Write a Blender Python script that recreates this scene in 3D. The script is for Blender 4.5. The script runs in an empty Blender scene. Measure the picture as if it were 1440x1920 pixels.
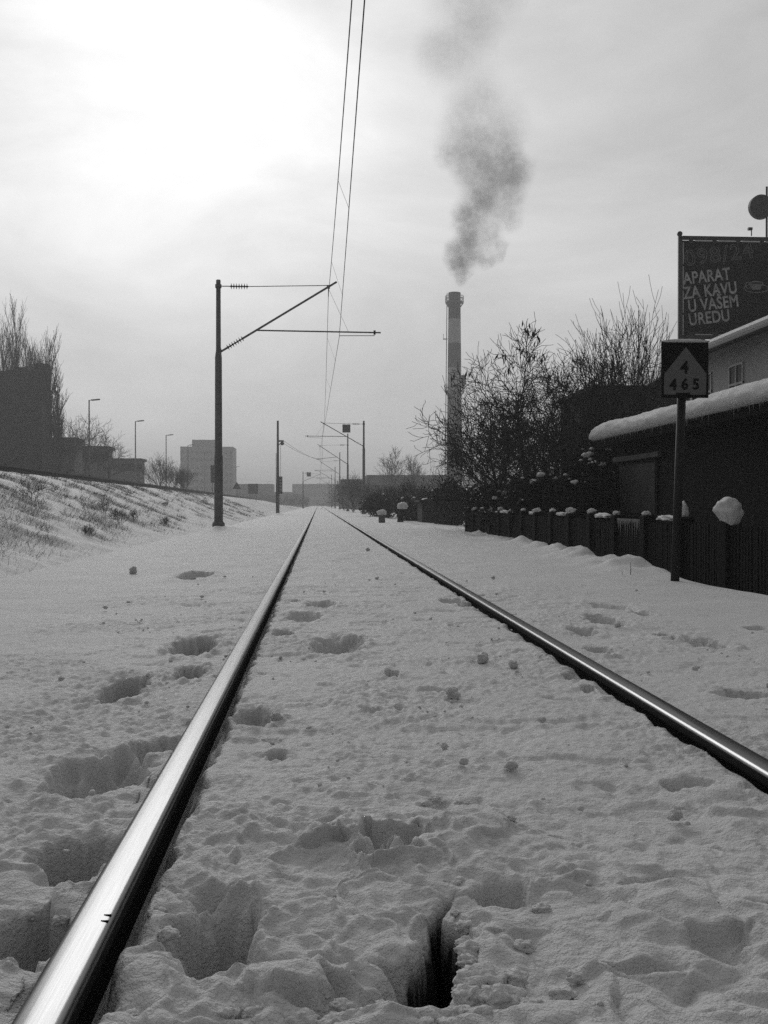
import bpy, math, random
import numpy as np
from mathutils import Vector, Matrix, noise as mnoise
R = math.radians
scene = bpy.context.scene
COL = scene.collection
random.seed(7); RNG = np.random.default_rng(7)

# ------------------------------------------------------------------ camera
FPX = 1950.0                       # focal length in pixels of the 1440x1920 photograph
CAM_H = 0.66
YAW, PITCH = math.atan(123/FPX), -math.atan(14/FPX)
cd = bpy.data.cameras.new('camera'); cam = bpy.data.objects.new('camera', cd); COL.objects.link(cam)
cd.sensor_fit = 'VERTICAL'; cd.sensor_height = 36; cd.lens = 36*FPX/1920
cd.clip_start = 0.05; cd.clip_end = 6000
cam.location = (0, 0, CAM_H); cam.rotation_euler = (R(90)+PITCH, 0, -YAW)
scene.camera = cam
_F = Vector((math.sin(YAW)*math.cos(PITCH), math.cos(YAW)*math.cos(PITCH), math.sin(PITCH)))
_R = Vector((math.cos(YAW), -math.sin(YAW), 0)); _U = _R.cross(_F)
def at(px, py, Y):
    """World point seen at photo pixel (px, py), at distance Y along the track."""
    d = _F*FPX + _R*(px-720) + _U*(960-py)
    t = Y/d.y
    return Vector((d.x*t, Y, CAM_H+d.z*t))

# ------------------------------------------------------------------ sky and sun
SUN_AZ, SUN_EL = R(-9), R(22)      # azimuth from +Y towards +X
SDIR = Vector((math.sin(SUN_AZ)*math.cos(SUN_EL), math.cos(SUN_AZ)*math.cos(SUN_EL), math.sin(SUN_EL)))
w = bpy.data.worlds.new('World'); scene.world = w; w.use_nodes = True
nt = w.node_tree; nt.nodes.clear()
def N(nt, t, **k):
    n = nt.nodes.new(t)
    for a, b in k.items(): setattr(n, a, b)
    return n
def M_(nt, op, a, b=None, c=None, clamp=False):
    n = nt.nodes.new('ShaderNodeMath'); n.operation = op; n.use_clamp = clamp
    for i, v in enumerate((a, b, c)):
        if v is None: continue
        if isinstance(v, (int, float)): n.inputs[i].default_value = v
        else: nt.links.new(v, n.inputs[i])
    return n.outputs[0]
tc = N(nt, 'ShaderNodeTexCoord')
dotn = N(nt, 'ShaderNodeVectorMath', operation='DOT_PRODUCT'); nt.links.new(tc.outputs['Generated'], dotn.inputs[0]); dotn.inputs[1].default_value = SDIR
ang = M_(nt, 'ARCCOSINE', M_(nt, 'MINIMUM', M_(nt, 'MAXIMUM', dotn.outputs['Value'], -1.0), 1.0))
def gauss(sig, amp):
    q = M_(nt, 'DIVIDE', ang, sig)
    return M_(nt, 'MULTIPLY', M_(nt, 'EXPONENT', M_(nt, 'MULTIPLY', M_(nt, 'MULTIPLY', q, q), -1.0)), amp)
lum = M_(nt, 'ADD', M_(nt, 'ADD', gauss(R(74), 0.53), gauss(R(12), 0.42)), 0.10)
sep = N(nt, 'ShaderNodeSeparateXYZ'); nt.links.new(tc.outputs['Generated'], sep.inputs[0])
mr = N(nt, 'ShaderNodeMapRange', interpolation_type='SMOOTHSTEP'); nt.links.new(sep.outputs['Z'], mr.inputs['Value'])
mr.inputs['From Min'].default_value = -0.05; mr.inputs['From Max'].default_value = 0.24; mr.inputs['To Min'].default_value = 0.80; mr.inputs['To Max'].default_value = 1.03
lum = M_(nt, 'MULTIPLY', lum, mr.outputs[0])
mp = N(nt, 'ShaderNodeMapping'); nt.links.new(tc.outputs['Generated'], mp.inputs[0]); mp.inputs['Scale'].default_value = (2.6, 2.6, 6.5); mp.inputs['Rotation'].default_value = (0.0, 0.25, 0.4)
cn = N(nt, 'ShaderNodeTexNoise'); nt.links.new(mp.outputs[0], cn.inputs['Vector']); cn.inputs['Scale'].default_value = 1.3; cn.inputs['Detail'].default_value = 7; cn.inputs['Roughness'].default_value = 0.58; cn.inputs['Distortion'].default_value = 0.4
cm = N(nt, 'ShaderNodeMapRange'); nt.links.new(cn.outputs['Fac'], cm.inputs['Value'])
cm.inputs['From Min'].default_value = 0.3; cm.inputs['From Max'].default_value = 0.7; cm.inputs['To Min'].default_value = 0.80; cm.inputs['To Max'].default_value = 1.18
lum = M_(nt, 'MULTIPLY', lum, cm.outputs[0])
sky = N(nt, 'ShaderNodeTexSky', sky_type='NISHITA', sun_disc=False, sun_elevation=SUN_EL, sun_rotation=SUN_AZ)
bw = N(nt, 'ShaderNodeRGBToBW'); nt.links.new(sky.outputs[0], bw.inputs[0])
lum = M_(nt, 'ADD', lum, M_(nt, 'MULTIPLY', bw.outputs[0], 0.006))
bg = N(nt, 'ShaderNodeBackground'); nt.links.new(lum, bg.inputs['Color']); bg.inputs['Strength'].default_value = 1.0
wo = N(nt, 'ShaderNodeOutputWorld'); nt.links.new(bg.outputs[0], wo.inputs['Surface'])
sd = bpy.data.lights.new('sun', 'SUN'); so = bpy.data.objects.new('sun', sd); COL.objects.link(so)
sd.energy = 0.55; sd.angle = R(22); sd.color = (1, 1, 1)
so.rotation_euler = (-SDIR).to_track_quat('-Z', 'Y').to_euler()
vs = scene.view_settings; vs.view_transform = 'Standard'; vs.look = 'None'; vs.exposure = 0; vs.gamma = 1; vs.use_curve_mapping = False
scene.render.engine = 'CYCLES'
scene.cycles.use_denoising = False; scene.cycles.max_bounces = 6; scene.cycles.volume_bounces = 1
scene.cycles.sample_clamp_indirect = 4

# ------------------------------------------------------------------ materials
def grey(name, v, rough=0.7, metal=0.0, var=0.25, scale=3.0, bump=0.0, bscale=40.0, spec=0.4, stretch=None):
    m = bpy.data.materials.new(name); m.use_nodes = True; t = m.node_tree; p = t.nodes['Principled BSDF']
    p.inputs['Roughness'].default_value = rough; p.inputs['Metallic'].default_value = metal; p.inputs['Specular IOR Level'].default_value = spec
    c = N(t, 'ShaderNodeTexCoord'); src = c.outputs['Object']
    if stretch:
        q = N(t, 'ShaderNodeMapping'); q.inputs['Scale'].default_value = stretch; t.links.new(src, q.inputs[0]); src = q.outputs[0]
    n = N(t, 'ShaderNodeTexNoise'); n.inputs['Scale'].default_value = scale; n.inputs['Detail'].default_value = 5; n.inputs['Roughness'].default_value = 0.6; t.links.new(src, n.inputs['Vector'])
    r = N(t, 'ShaderNodeMapRange'); t.links.new(n.outputs['Fac'], r.inputs['Value']); r.inputs['From Min'].default_value = .25; r.inputs['From Max'].default_value = .75
    r.inputs['To Min'].default_value = v*(1-var); r.inputs['To Max'].default_value = v*(1+var)
    t.links.new(r.outputs[0], p.inputs['Base Color'])
    if bump:
        n2 = N(t, 'ShaderNodeTexNoise'); n2.inputs['Scale'].default_value = bscale; n2.inputs['Detail'].default_value = 4; t.links.new(src, n2.inputs['Vector'])
        b = N(t, 'ShaderNodeBump'); b.inputs['Strength'].default_value = bump; b.inputs['Distance'].default_value = 0.6/bscale; t.links.new(n2.outputs['Fac'], b.inputs['Height']); t.links.new(b.outputs[0], p.inputs['Normal'])
    return m
MAT = {}
def mat(k, *a, **kw):
    if k not in MAT: MAT[k] = grey(k, *a, **kw)
    return MAT[k]
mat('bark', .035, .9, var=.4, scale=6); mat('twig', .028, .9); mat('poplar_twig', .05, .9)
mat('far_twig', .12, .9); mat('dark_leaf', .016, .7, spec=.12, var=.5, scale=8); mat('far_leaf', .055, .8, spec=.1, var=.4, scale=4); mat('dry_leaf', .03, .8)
mat('grass_dry', .10, .9, var=.5, scale=2)
mat('mast_paint', .16, .55, metal=.3, var=.3, scale=5); mat('mast_base', .13, .8, var=.35, scale=8)
mat('ceramic', .02, .3); mat('wire', .03, .5, metal=.5)
mat('black_paint', .008, .6, spec=.1); mat('white_paint', .13, .6, var=.12, scale=9); mat('sign_pole', .022, .6, spec=.15)
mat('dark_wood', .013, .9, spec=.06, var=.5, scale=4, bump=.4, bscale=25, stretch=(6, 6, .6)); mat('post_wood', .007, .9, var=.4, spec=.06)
mat('house_wall', .36, .9, var=.08, scale=1.2); mat('dark_plaster', .024, .9, spec=.1, var=.4, scale=1.5)
mat('window_dark', .012, .4, spec=.12); mat('frame_pale', .42, .6); mat('gutter', .012, .6, spec=.15)
mat('shed_glass', .03, .5, var=.5, scale=2, spec=.15); mat('lintel', .06, .7)
mat('poster', .010, .6, spec=.1, var=.5, scale=1.2); mat('poster_text', .36, .6, var=.55, scale=2.5); mat('poster_faint', .17, .6, var=.5, scale=3); mat('board_frame', .03, .5)
mat('tube_pale', .5, .5)
mat('block_dark', .022, .9, var=.3, scale=.1); mat('block_mid', .13, .9, var=.2, scale=.1); mat('block_light', .24, .9, var=.1, scale=.05)
mat('far_house', .11, .9, var=.3, scale=.08); mat('concrete', .13, .9, var=.2, scale=20, bump=.3, bscale=60)
mat('rail_steel', .25, .24, metal=1, var=.16, scale=9, stretch=(60, .6, 60)).node_tree.nodes['Principled BSDF'].inputs['Specular Tint'].default_value = (.55, .55, .55, 1); mat('rail_rust', .012, .85, var=.4, scale=30, spec=.1)
mat('asphalt', .05, .9); mat('barrier', .02, .7, spec=.1); mat('dish', .05, .6); mat('ice', .22, .3)
mat('litter', .75, .4); mat('ballast', .035, .9, var=.6, scale=40)
def snow_material(name, base=.68, rough=.6, bump=.8, attr=False):
    m = bpy.data.materials.new(name); m.use_nodes = True; t = m.node_tree; p = t.nodes['Principled BSDF']
    p.inputs['Roughness'].default_value = rough; p.inputs['Specular IOR Level'].default_value = .25
    p.inputs['Subsurface Weight'].default_value = .2; p.inputs['Subsurface Radius'].default_value = (1, 1, 1); p.inputs['Subsurface Scale'].default_value = .008
    c = N(t, 'ShaderNodeTexCoord')
    n = N(t, 'ShaderNodeTexNoise'); n.inputs['Scale'].default_value = 1.7; n.inputs['Detail'].default_value = 7; n.inputs['Roughness'].default_value = .62; t.links.new(c.outputs['Object'], n.inputs['Vector'])
    r = N(t, 'ShaderNodeMapRange'); t.links.new(n.outputs['Fac'], r.inputs['Value']); r.inputs['From Min'].default_value = .3; r.inputs['From Max'].default_value = .7
    r.inputs['To Min'].default_value = base*.93; r.inputs['To Max'].default_value = base*1.05
    col = r.outputs[0]
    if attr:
        a = N(t, 'ShaderNodeAttribute'); a.attribute_name = 'dirt_and_shade'
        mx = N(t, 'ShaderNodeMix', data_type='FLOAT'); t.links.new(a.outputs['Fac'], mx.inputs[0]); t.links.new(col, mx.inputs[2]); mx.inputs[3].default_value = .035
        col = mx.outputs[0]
    t.links.new(col, p.inputs['Base Color'])
    h = None
    for sc, am in ((45, .8), (120, 1.0), (330, .6)):
        q = N(t, 'ShaderNodeTexNoise'); q.inputs['Scale'].default_value = sc; q.inputs['Detail'].default_value = 2; t.links.new(c.outputs['Object'], q.inputs['Vector'])
        o = M_(t, 'MULTIPLY', q.outputs['Fac'], am); h = o if h is None else M_(t, 'ADD', h, o)
    b = N(t, 'ShaderNodeBump'); b.inputs['Strength'].default_value = bump; b.inputs['Distance'].default_value = .011; t.links.new(h, b.inputs['Height']); t.links.new(b.outputs[0], p.inputs['Normal'])
    return m
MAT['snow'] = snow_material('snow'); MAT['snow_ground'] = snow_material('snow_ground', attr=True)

# ------------------------------------------------------------------ object helpers
def tag(o, label=None, cat=None, group=None, kind=None):
    for k, v in (('label', label), ('category', cat), ('group', group), ('kind', kind)):
        if v: o[k] = v
    return o
def thing(name, loc, label, cat, group=None, rz=0):
    o = bpy.data.objects.new(name, None); COL.objects.link(o); o.location = loc; o.rotation_euler.z = rz; o.empty_display_size = .1
    return tag(o, label, cat, group)
def mesh_obj(name, V, F, m, parent=None, smooth=False, local=None):
    """One mesh object. With a parent, V is given in the parent's space."""
    me = bpy.data.meshes.new(name); me.from_pydata([tuple(map(float, v)) for v in V], [], [tuple(map(int, f)) for f in F]); me.update()
    for mm in (m if isinstance(m, (list, tuple)) else [m]): me.materials.append(MAT[mm] if isinstance(mm, str) else mm)
    if smooth: me.polygons.foreach_set('use_smooth', [True]*len(me.polygons))
    o = bpy.data.objects.new(name, me); COL.objects.link(o)
    if parent: o.parent = parent
    return o
class MB:
    """Collects shapes; .build() links them as one mesh object."""
    def __init__(s): s.V = []; s.F = []
    def add(s, V, F):
        b = len(s.V); s.V += [tuple(v) for v in V]; s.F += [tuple(i+b for i in f) for f in F]; return s
    def box(s, c, d, rot=None, bev=0.0):
        x, y, z = d[0]/2, d[1]/2, d[2]/2
        if bev <= 0:
            V = [(-x,-y,-z),(x,-y,-z),(x,y,-z),(-x,y,-z),(-x,-y,z),(x,-y,z),(x,y,z),(-x,y,z)]
            F = [(0,3,2,1),(4,5,6,7),(0,1,5,4),(1,2,6,5),(2,3,7,6),(3,0,4,7)]
        else:
            b = min(bev, x*.45, y*.45, z*.45); V = []; F = []
            ring = lambda X, Y, Z: [(-X,-Y,Z),(X,-Y,Z),(X,Y,Z),(-X,Y,Z)]
            oct_ = lambda X, Y, Z, b: [(-X+b,-Y,Z),(X-b,-Y,Z),(X,-Y+b,Z),(X,Y-b,Z),(X-b,Y,Z),(-X+b,Y,Z),(-X,Y-b,Z),(-X,-Y+b,Z)]
            V = oct_(x-b, y-b, -z, b*.5)+oct_(x, y, -z+b, b)+oct_(x, y, z-b, b)+oct_(x-b, y-b, z, b*.5)
            F = [tuple(range(7,-1,-1)), tuple(range(24,32))]
            for k in range(3):
                for i in range(8): j=(i+1)%8; F.append((k*8+i, k*8+j, k*8+8+j, k*8+8+i))
        if rot is not None: V = [rot @ Vector(v) for v in V]
        return s.add([(v[0]+c[0], v[1]+c[1], v[2]+c[2]) for v in V], F)
    def tube(s, p, r, n=8, caps=True):
        """p: points; r: radius or list of radii"""
        p = [Vector(q) for q in p]; rr = r if isinstance(r, (list, tuple)) else [r]*len(p); V = []; F = []
        for i, q in enumerate(p):
            d = (p[min(i+1, len(p)-1)]-p[max(i-1, 0)]).normalized()
            u = d.orthogonal().normalized() if i == 0 else (u - d*u.dot(d)).normalized()
            v = d.cross(u)
            for k in range(n):
                a = 2*math.pi*k/n; V.append(q+(u*math.cos(a)+v*math.sin(a))*rr[i])
        for i in range(len(p)-1):
            for k in range(n):
                j = (k+1)%n; F.append((i*n+k, i*n+j, (i+1)*n+j, (i+1)*n+k))
        if caps: F.append(tuple(range(n-1,-1,-1))); F.append(tuple(range((len(p)-1)*n, len(p)*n)))
        return s.add(V, F)
    def prism(s, pts, axis, a, b):
        """closed polygon (2-d pts) extruded along axis from a to b; axis 'x': pts=(y,z), 'y': (x,z), 'z': (x,y)"""
        f = {'x': lambda p, t: (t, p[0], p[1]), 'y': lambda p, t: (p[0], t, p[1]), 'z': lambda p, t: (p[0], p[1], t)}[axis]
        n = len(pts); V = [f(p, a) for p in pts]+[f(p, b) for p in pts]
        F = [tuple(range(n)), tuple(range(2*n-1, n-1, -1))]+[(i, n+i, n+(i+1)%n, (i+1)%n) for i in range(n)]
        return s.add(V, F)
    def build(s, name, m, parent=None, smooth=False): return mesh_obj(name, s.V, s.F, m, parent, smooth)
def blob(c, r, seed=0, amp=.2, freq=2.0, flat=0.0, sub=3):
    """lumpy closed ball; r = (rx, ry, rz)"""
    import bmesh
    bm = bmesh.new(); bmesh.ops.create_icosphere(bm, subdivisions=sub, radius=1)
    V = []
    for v in bm.verts:
        p = v.co.copy(); k = 1+amp*mnoise.fractal(p*freq+Vector((seed*7.3, seed*1.7, 0)), 1.0, 2.0, 3)
        z = p.z*k
        if flat and z < -flat: z = -flat+(z+flat)*.15
        V.append((c[0]+p.x*k*r[0], c[1]+p.y*k*r[1], c[2]+z*r[2]))
    F = [tuple(v.index for v in f.verts) for f in bm.faces]; bm.free()
    return V, F
def big_mesh(name, V, F, m, quad, parent=None, smooth=False):
    """fast path for numpy arrays"""
    me = bpy.data.meshes.new(name); k = F.shape[1]
    me.vertices.add(len(V)); me.vertices.foreach_set('co', V.astype(np.float32).ravel())
    me.loops.add(F.size); me.loops.foreach_set('vertex_index', F.astype(np.int32).ravel())
    me.polygons.add(len(F)); me.polygons.foreach_set('loop_start', np.arange(0, F.size, k, dtype=np.int32))
    if smooth: me.polygons.foreach_set('use_smooth', np.ones(len(F), dtype=bool))
    me.update(calc_edges=True); me.materials.append(MAT[m] if isinstance(m, str) else m)
    o = bpy.data.objects.new(name, me); COL.objects.link(o)
    if parent: o.parent = parent
    return o

# ------------------------------------------------------------------ terrain
_perm = np.random.default_rng(3).permutation(4096); _ga = np.random.default_rng(5).random(4096)*2*np.pi
_gx, _gy = np.cos(_ga), np.sin(_ga); _rv = np.random.default_rng(9).random(4096)
def _hash(i, j): return _perm[(_perm[i & 4095]+j) & 4095]
def perlin(x, y, seed=0):
    x = x+seed*37.17; y = y+seed*11.31
    i = np.floor(x).astype(np.int64); j = np.floor(y).astype(np.int64); fx, fy = x-i, y-j
    u = fx*fx*fx*(fx*(fx*6-15)+10); v = fy*fy*fy*(fy*(fy*6-15)+10)
    def g(a, b):
        h = _hash(i+a, j+b); return _gx[h]*(fx-a)+_gy[h]*(fy-b)
    return 1.5*((g(0,0)*(1-u)+g(1,0)*u)*(1-v)+(g(0,1)*(1-u)+g(1,1)*u)*v)
def worley(x, y, seed=0):
    x = x+seed*17.7; y = y+seed*5.3
    i = np.floor(x).astype(np.int64); j = np.floor(y).astype(np.int64); d = np.full(x.shape, 9.0)
    for a in (-1, 0, 1):
        for b in (-1, 0, 1):
            h = _hash(i+a, j+b); px = i+a+_rv[h]; py = j+b+_rv[(h*7+13) & 4095]
            d = np.minimum(d, (px-x)**2+(py-y)**2)
    return np.sqrt(d)
def sstep(a, b, x):
    t = np.clip((x-a)/(b-a), 0, 1); return t*t*(3-2*t)
RL, RR, RH = -0.361, 1.139, 0.036      # rail centres, half head width
def ridge_h(y): return 2.25-0.0022*np.clip(y, 0, 250)-1.5*sstep(230, 480, y)
def base_z(x, y):
    """broad shape of the ground"""
    x = np.asarray(x, float); y = np.asarray(y, float)
    z = -.05+0*x
    sh = -3.02+.15*perlin(y*.12, y*0+3.3, 4)
    rh = ridge_h(y)
    dt = sstep(0, 1.6, sh-x); dit = -1.05
    z = z+dt*(dit-z)*np.where(x < sh, 1, 0)
    t = np.clip((-5.6-x)/8.4, 0, 1.0)
    z = np.where(x < -5.6, dit+(rh-dit)*(t*.75+.25*t*t*(3-2*t)), z)
    z = np.where(x < -14.0, rh-.12*sstep(0, .8, -14.0-x)-.004*np.clip(-14-x, 0, 40), z)
    # on the other side the bank drops towards the fence
    k = 1-sstep(12, 19, y); ed = 3.45+.12*perlin(y*.5, y*0+8.8, 2)
    z = z-(.10+.36*k)*sstep(0, .5, x-ed)-.15*sstep(4.5, 7, x)
    for mx, my, rx, ry, h in ((3.4, 11.4, .4, .9, .15), (3.55, 13.4, .38, .8, .2), (3.75, 15.4, .32, .7, .2), (3.85, 18.5, .45, .9, .18), (3.7, 16.9, .25, .45, .16), (3.9, 21.5, .4, 1.2, .16), (4.3, 26, .5, 2, .15), (4.6, 31, .8, 2.5, .15), (4.0, 41, .35, .6, .12), (-2.75, 29.6, .55, .7, .12), (-2.95, 74.2, .6, .9, .12)):
        z = z+h*np.exp(-(((x-mx)/rx)**2+((y-my)/ry)**2))*(.75+.55*perlin(x/.42, y/.42, 70)+.3*perlin(x/.17, y/.17, 71))
    return z
def gz(x, y): return float(base_z(np.array([x]), np.array([y]))[0])
def on_ground(px, py, z=-.05):
    Y = (CAM_H-z)*FPX/(py-945.5); return (px-597)*Y/FPX, Y
# footprints and hollows: photo pixel, half-width in pixels, stretch along the track, depth
PITS = [(365,1212,40,1.9,.16),(355,1263,30,1.5,.12),(238,1287,44,1.9,.17),(475,1342,38,1.4,.07),(195,1450,95,1.1,.10),(300,1400,50,1.0,.05),
 (150,1600,85,1.1,.13),(70,1745,75,1.2,.14),(628,1212,50,1.5,.07),(660,1205,26,1.5,.05),(570,1158,36,1.6,.05),(530,1188,24,1.5,.05),(602,1135,28,1.8,.05),(550,1126,14,1.6,.04),
 (366,1078,32,2.2,.14),(1268,1200,24,1.5,.09),(1335,1212,40,1.2,.07),(1145,1168,36,1.6,.06),(1098,1187,28,1.4,.06),(1160,1142,44,1.2,.04),(1215,1156,18,1.5,.05),(1410,1312,60,.6,.07),
 (1130,1226,28,1.2,.05),(405,1745,88,1.25,.13),(520,1420,18,1.0,.035),(850,1128,28,1.2,.05),(880,1136,22,1.2,.05),(1300,1490,45,.8,.03),(1250,1690,70,.6,.018),(1370,1800,80,.6,.02),
 (1200,1850,60,.5,.018),(900,1120,16,1.0,.03),(735,1268,16,1,.03),(700,1335,24,1,.02),(745,1330,18,1,.02),(1310,1025,26,1.0,.05),(1440,1185,24,.8,.04),(760,1075,16,1.2,.03),(860,1100,20,1.2,.03),(1080,1275,20,1,.04),(1110,1300,14,1,.04),(600,1580,36,.6,.02),(705,1620,40,.5,.06),(930,1690,60,.7,.03)]
# hollows with a drawn outline: photo pixels, depth, softness of the rim, flag for painted shade of the void
POLYS = [([(822,1690),(836,1682),(845,1720),(852,1760),(868,1800),(862,1835),(838,1850),(832,1895),(770,1900),(705,1885),(693,1850),(700,1800),(760,1785),(795,1770),(806,1730)], .15, .05, 0),
 ([(815,1715),(836,1684),(852,1725),(864,1770),(890,1800),(888,1840),(850,1870),(800,1880),(758,1860),(762,1825),(790,1790),(800,1750)], .24, .03, 1),
 ([(300,1800),(322,1782),(334,1795),(318,1822),(306,1826)], .2, .015, 1),
 ([(676,1572),(772,1563),(800,1590),(768,1622),(735,1608),(706,1622),(690,1600)], .075, .02, 0),
 ([(330,1800),(345,1700),(400,1660),(480,1700),(492,1780),(470,1830),(400,1850),(350,1842)], .10, .07, 0),
 ([(70,1605),(120,1585),(215,1590),(190,1640),(140,1670),(75,1655)], .11, .04, 0),
 ([(80,1490),(130,1455),(220,1440),(262,1452),(225,1488),(150,1500)], .085, .04, 0),
 ([(10,1745),(60,1720),(110,1740),(115,1790),(70,1830),(45,1800),(20,1790)], .14, .03, 0),
 ([(560,1895),(600,1850),(680,1850),(695,1920),(560,1930)], .05, .03, 0)]
# crust slabs standing up: outline, height, rim
SLABS = [([(585,1592),(640,1576),(668,1584),(700,1622),(690,1600),(672,1566),(600,1560),(560,1585)], .03, .02), ([(440,1850),(500,1815),(600,1790),(690,1795),(690,1850),(640,1880),(560,1870)], .035, .03),
 ([(820,1590),(850,1480),(905,1490),(975,1560),(900,1600),(840,1640)], .02, .03), ([(870,1700),(930,1690),(1010,1720),(1000,1790),(900,1800)], .02, .04)]
def axis(segs):
    out = [segs[0][0]]
    for a, b, st, gr in segs:
        v = a
        while v < b:
            v += max(st, gr*(abs(v)))
            out.append(min(v, b))
    return np.unique(np.array(out))
def build_ground():
    c = np.arange(-1.3, 1.75, .0052)
    def grow(x0, s, st=.0052, g=1.022, lim=1200):
        o = []; v = x0; d = st
        while v < lim: d = min(d*g, 60) if v > 12 or d < .16 else d; v += d; o.append(s*v)
        return o
    X = np.array(sorted(set(grow(1.3, -1)))+list(c)+grow(1.75, 1)); X = np.unique(X)
    Y = list(np.arange(.55, 1.05, .006)); v = Y[-1]
    while v < 2200:
        v += max(.0042, (.0036 if v < 9 else .008)*v); Y.append(v)
    b = []; v = .55; d = .01
    while v > -40: d *= 1.12; v -= d; b.append(v)
    Y = np.array(sorted(b)+Y)
    nx, ny = len(X), len(Y)
    dx = np.gradient(X)[None, :]+0*Y[:, None]; dy = np.gradient(Y)[:, None]+0*X[None, :]
    x, y = np.meshgrid(X, Y); sp = np.maximum(dx, dy*.45)
    z = base_z(x, y)
    def lod(l): return np.clip((l/np.maximum(sp, 1e-6)-1.6)/2, 0, 1)
    def P(l, seed, ax=1.0, ay=1.0): return perlin(x/(l*ax), y/(l*ay), seed)*lod(l)
    near = 1-sstep(1.9, 3.3, y+.35*P(.6, 50)); track = np.exp(-((x-.39)/1.6)**4)
    bed = sstep(-3.4, -2.4, x)*(1-sstep(3.0, 3.6, x))
    # gentle drifts
    z = z+bed*(.012*P(1.1, 1)+.007*P(.5, 2))
    # trampled crust: ledges, dents and crumbs
    n1 = P(.42, 3)+.5*P(.2, 4)+.25*P(.1, 5)
    z = z+bed*(.003+.005*track)*sstep(-.06, .10, n1+.15)
    n2 = P(.26, 6, 1.3, .8)+.5*P(.13, 7)+.3*P(.065, 8)
    z = z-bed*.010*sstep(.42, .65, n2)*(.4+.6*track)
    rough = sstep(-.15, .45, P(.8, 9)+.3*P(.3, 10))
    grain = .45+.55*rough
    z = z+bed*grain*(.0035*P(.12, 11)+.0055*P(.06, 12)+.0075*P(.034, 13)+.0065*P(.02, 14)+.0042*P(.012, 15))+bed*rough*.006*np.abs(P(.045, 62))*sstep(-.1, .3, P(.5, 63))
    ww = worley(x/.075+.35*P(.05, 16), y/.075+.35*P(.05, 17), 1)
    z = z+bed*rough*.007*np.clip(.55-ww, 0, 1)*2*lod(.075)*sstep(-.2, .3, P(.35, 18))
    w2 = worley(x/.032, y/.032, 2); z = z+bed*.0035*np.clip(.5-w2, 0, 1)*2*lod(.032)*sstep(0, .35, P(.2, 19))
    # broken clods close by
    bil = np.abs(P(.22, 20))+.5*np.abs(P(.11, 21))+.28*np.abs(P(.055, 22))
    wl = worley(x/.16+.5*P(.1, 23), y/.16+.5*P(.1, 24), 3); pill = np.clip(1-wl*1.5, 0, 1)**.6
    z = z+near*(.030*pill*sstep(-.1, .3, P(.5, 25))+.020*(bil-.3)+.022*P(.6, 26))*np.where((x > RL-.9) & (x < RR+.9), 1, .6)
    # side verges: softer, windblown
    verge = sstep(RR+.9, RR+1.5, x)*(1-sstep(3.0, 3.5, x))+sstep(RL-1.0, RL-1.6, x)*sstep(-3.6, -2.6, x)
    for (px, py, rx, st, dep) in PITS:
        gx, gy = on_ground(px, py); rm = rx*gy/FPX; a = rm; b = rm*st
        st *= 1.75 if gy > 2.6 else 1.2; dep *= 1.35; b = rm*st
        s = (abs(x-gx) < 2.2*a+.1) & (abs(y-gy) < 2.2*b+.1)
        if not s.any(): continue
        xs, ys = x[s], y[s]
        q = np.sqrt(((xs-gx)/a)**2+((ys-gy)/b)**2)+.22*perlin(xs/(rm*.8), ys/(rm*.8), int(px))+.12*perlin(xs/(rm*.3), ys/(rm*.3), int(py))
        z[s] += -dep*(1-sstep(.6, 1.0, q))+.18*min(dep, .1)*np.exp(-((q-1.25)/.22)**2)*(.5+perlin(xs/(rm), ys/(rm), 3))
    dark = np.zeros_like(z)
    def poly_dist(pts, zz):
        """signed distance to an outline on the ground (> 0 inside) near its bounding box"""
        G = np.array([on_ground(a, b, zz) for a, b in pts]); m = .15
        s = (x > G[:, 0].min()-m) & (x < G[:, 0].max()+m) & (y > G[:, 1].min()-m) & (y < G[:, 1].max()+m)
        xs, ys = x[s], y[s]; d = np.full(xs.shape, 9.0); ins = np.zeros(xs.shape, bool)
        for (ax, ay), (bx, by) in zip(G, np.roll(G, -1, 0)):
            ex, ey = bx-ax, by-ay; t = np.clip(((xs-ax)*ex+(ys-ay)*ey)/(ex*ex+ey*ey+1e-12), 0, 1)
            d = np.minimum(d, np.hypot(xs-ax-t*ex, ys-ay-t*ey))
            c = ((ay > ys) != (by > ys)) & (xs < (bx-ax)*(ys-ay)/(by-ay+1e-12)+ax); ins ^= c
        d = np.where(ins, d, -d)+.020*perlin(xs/.08, ys/.08, len(pts))+.012*perlin(xs/.03, ys/.03, len(pts)+1)+.004*perlin(xs/.013, ys/.013, 5)
        return s, d
    for pts, dep, soft, bare in POLYS:
        s, d = poly_dist(pts, -.05); k = sstep(-soft*.25, soft, d); z[s] -= dep*k
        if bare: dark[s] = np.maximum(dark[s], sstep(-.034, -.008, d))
    for pts, h, soft in SLABS:
        s, d = poly_dist(pts, -.03); z[s] += h*sstep(-soft*.2, soft, d)
    # along the rails: the wheels have swept the snow below the head
    for rc, ins in ((RL, 1), (RR, -1)):
        d = (x-rc)*ins                       # > 0 towards the inside of the track
        e = .018*P(.16, 30+ins)+.014*P(.06, 32+ins)+.006*P(.025, 34+ins)
        zi = (-.095 if ins > 0 else -.058)-.02*P(.2, 36); edge = (.044 if ins > 0 else .040)+e*.8
        ki = 1-sstep(edge, edge+.04+.015*P(.09, 37), d)
        z = np.where(d > 0, z*(1-ki)+np.minimum(z, zi)*ki, z)
        ko = 1-sstep(.038+e*.6, .10+e, -d)
        z = np.where(d <= 0, z*(1-ko)+np.minimum(z, -.020-.010*(1+P(.1, 38)))*ko, z)
        under = np.abs(x-rc) < RH+.004
        z = np.where(under, np.minimum(z, -.14), z)
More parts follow.
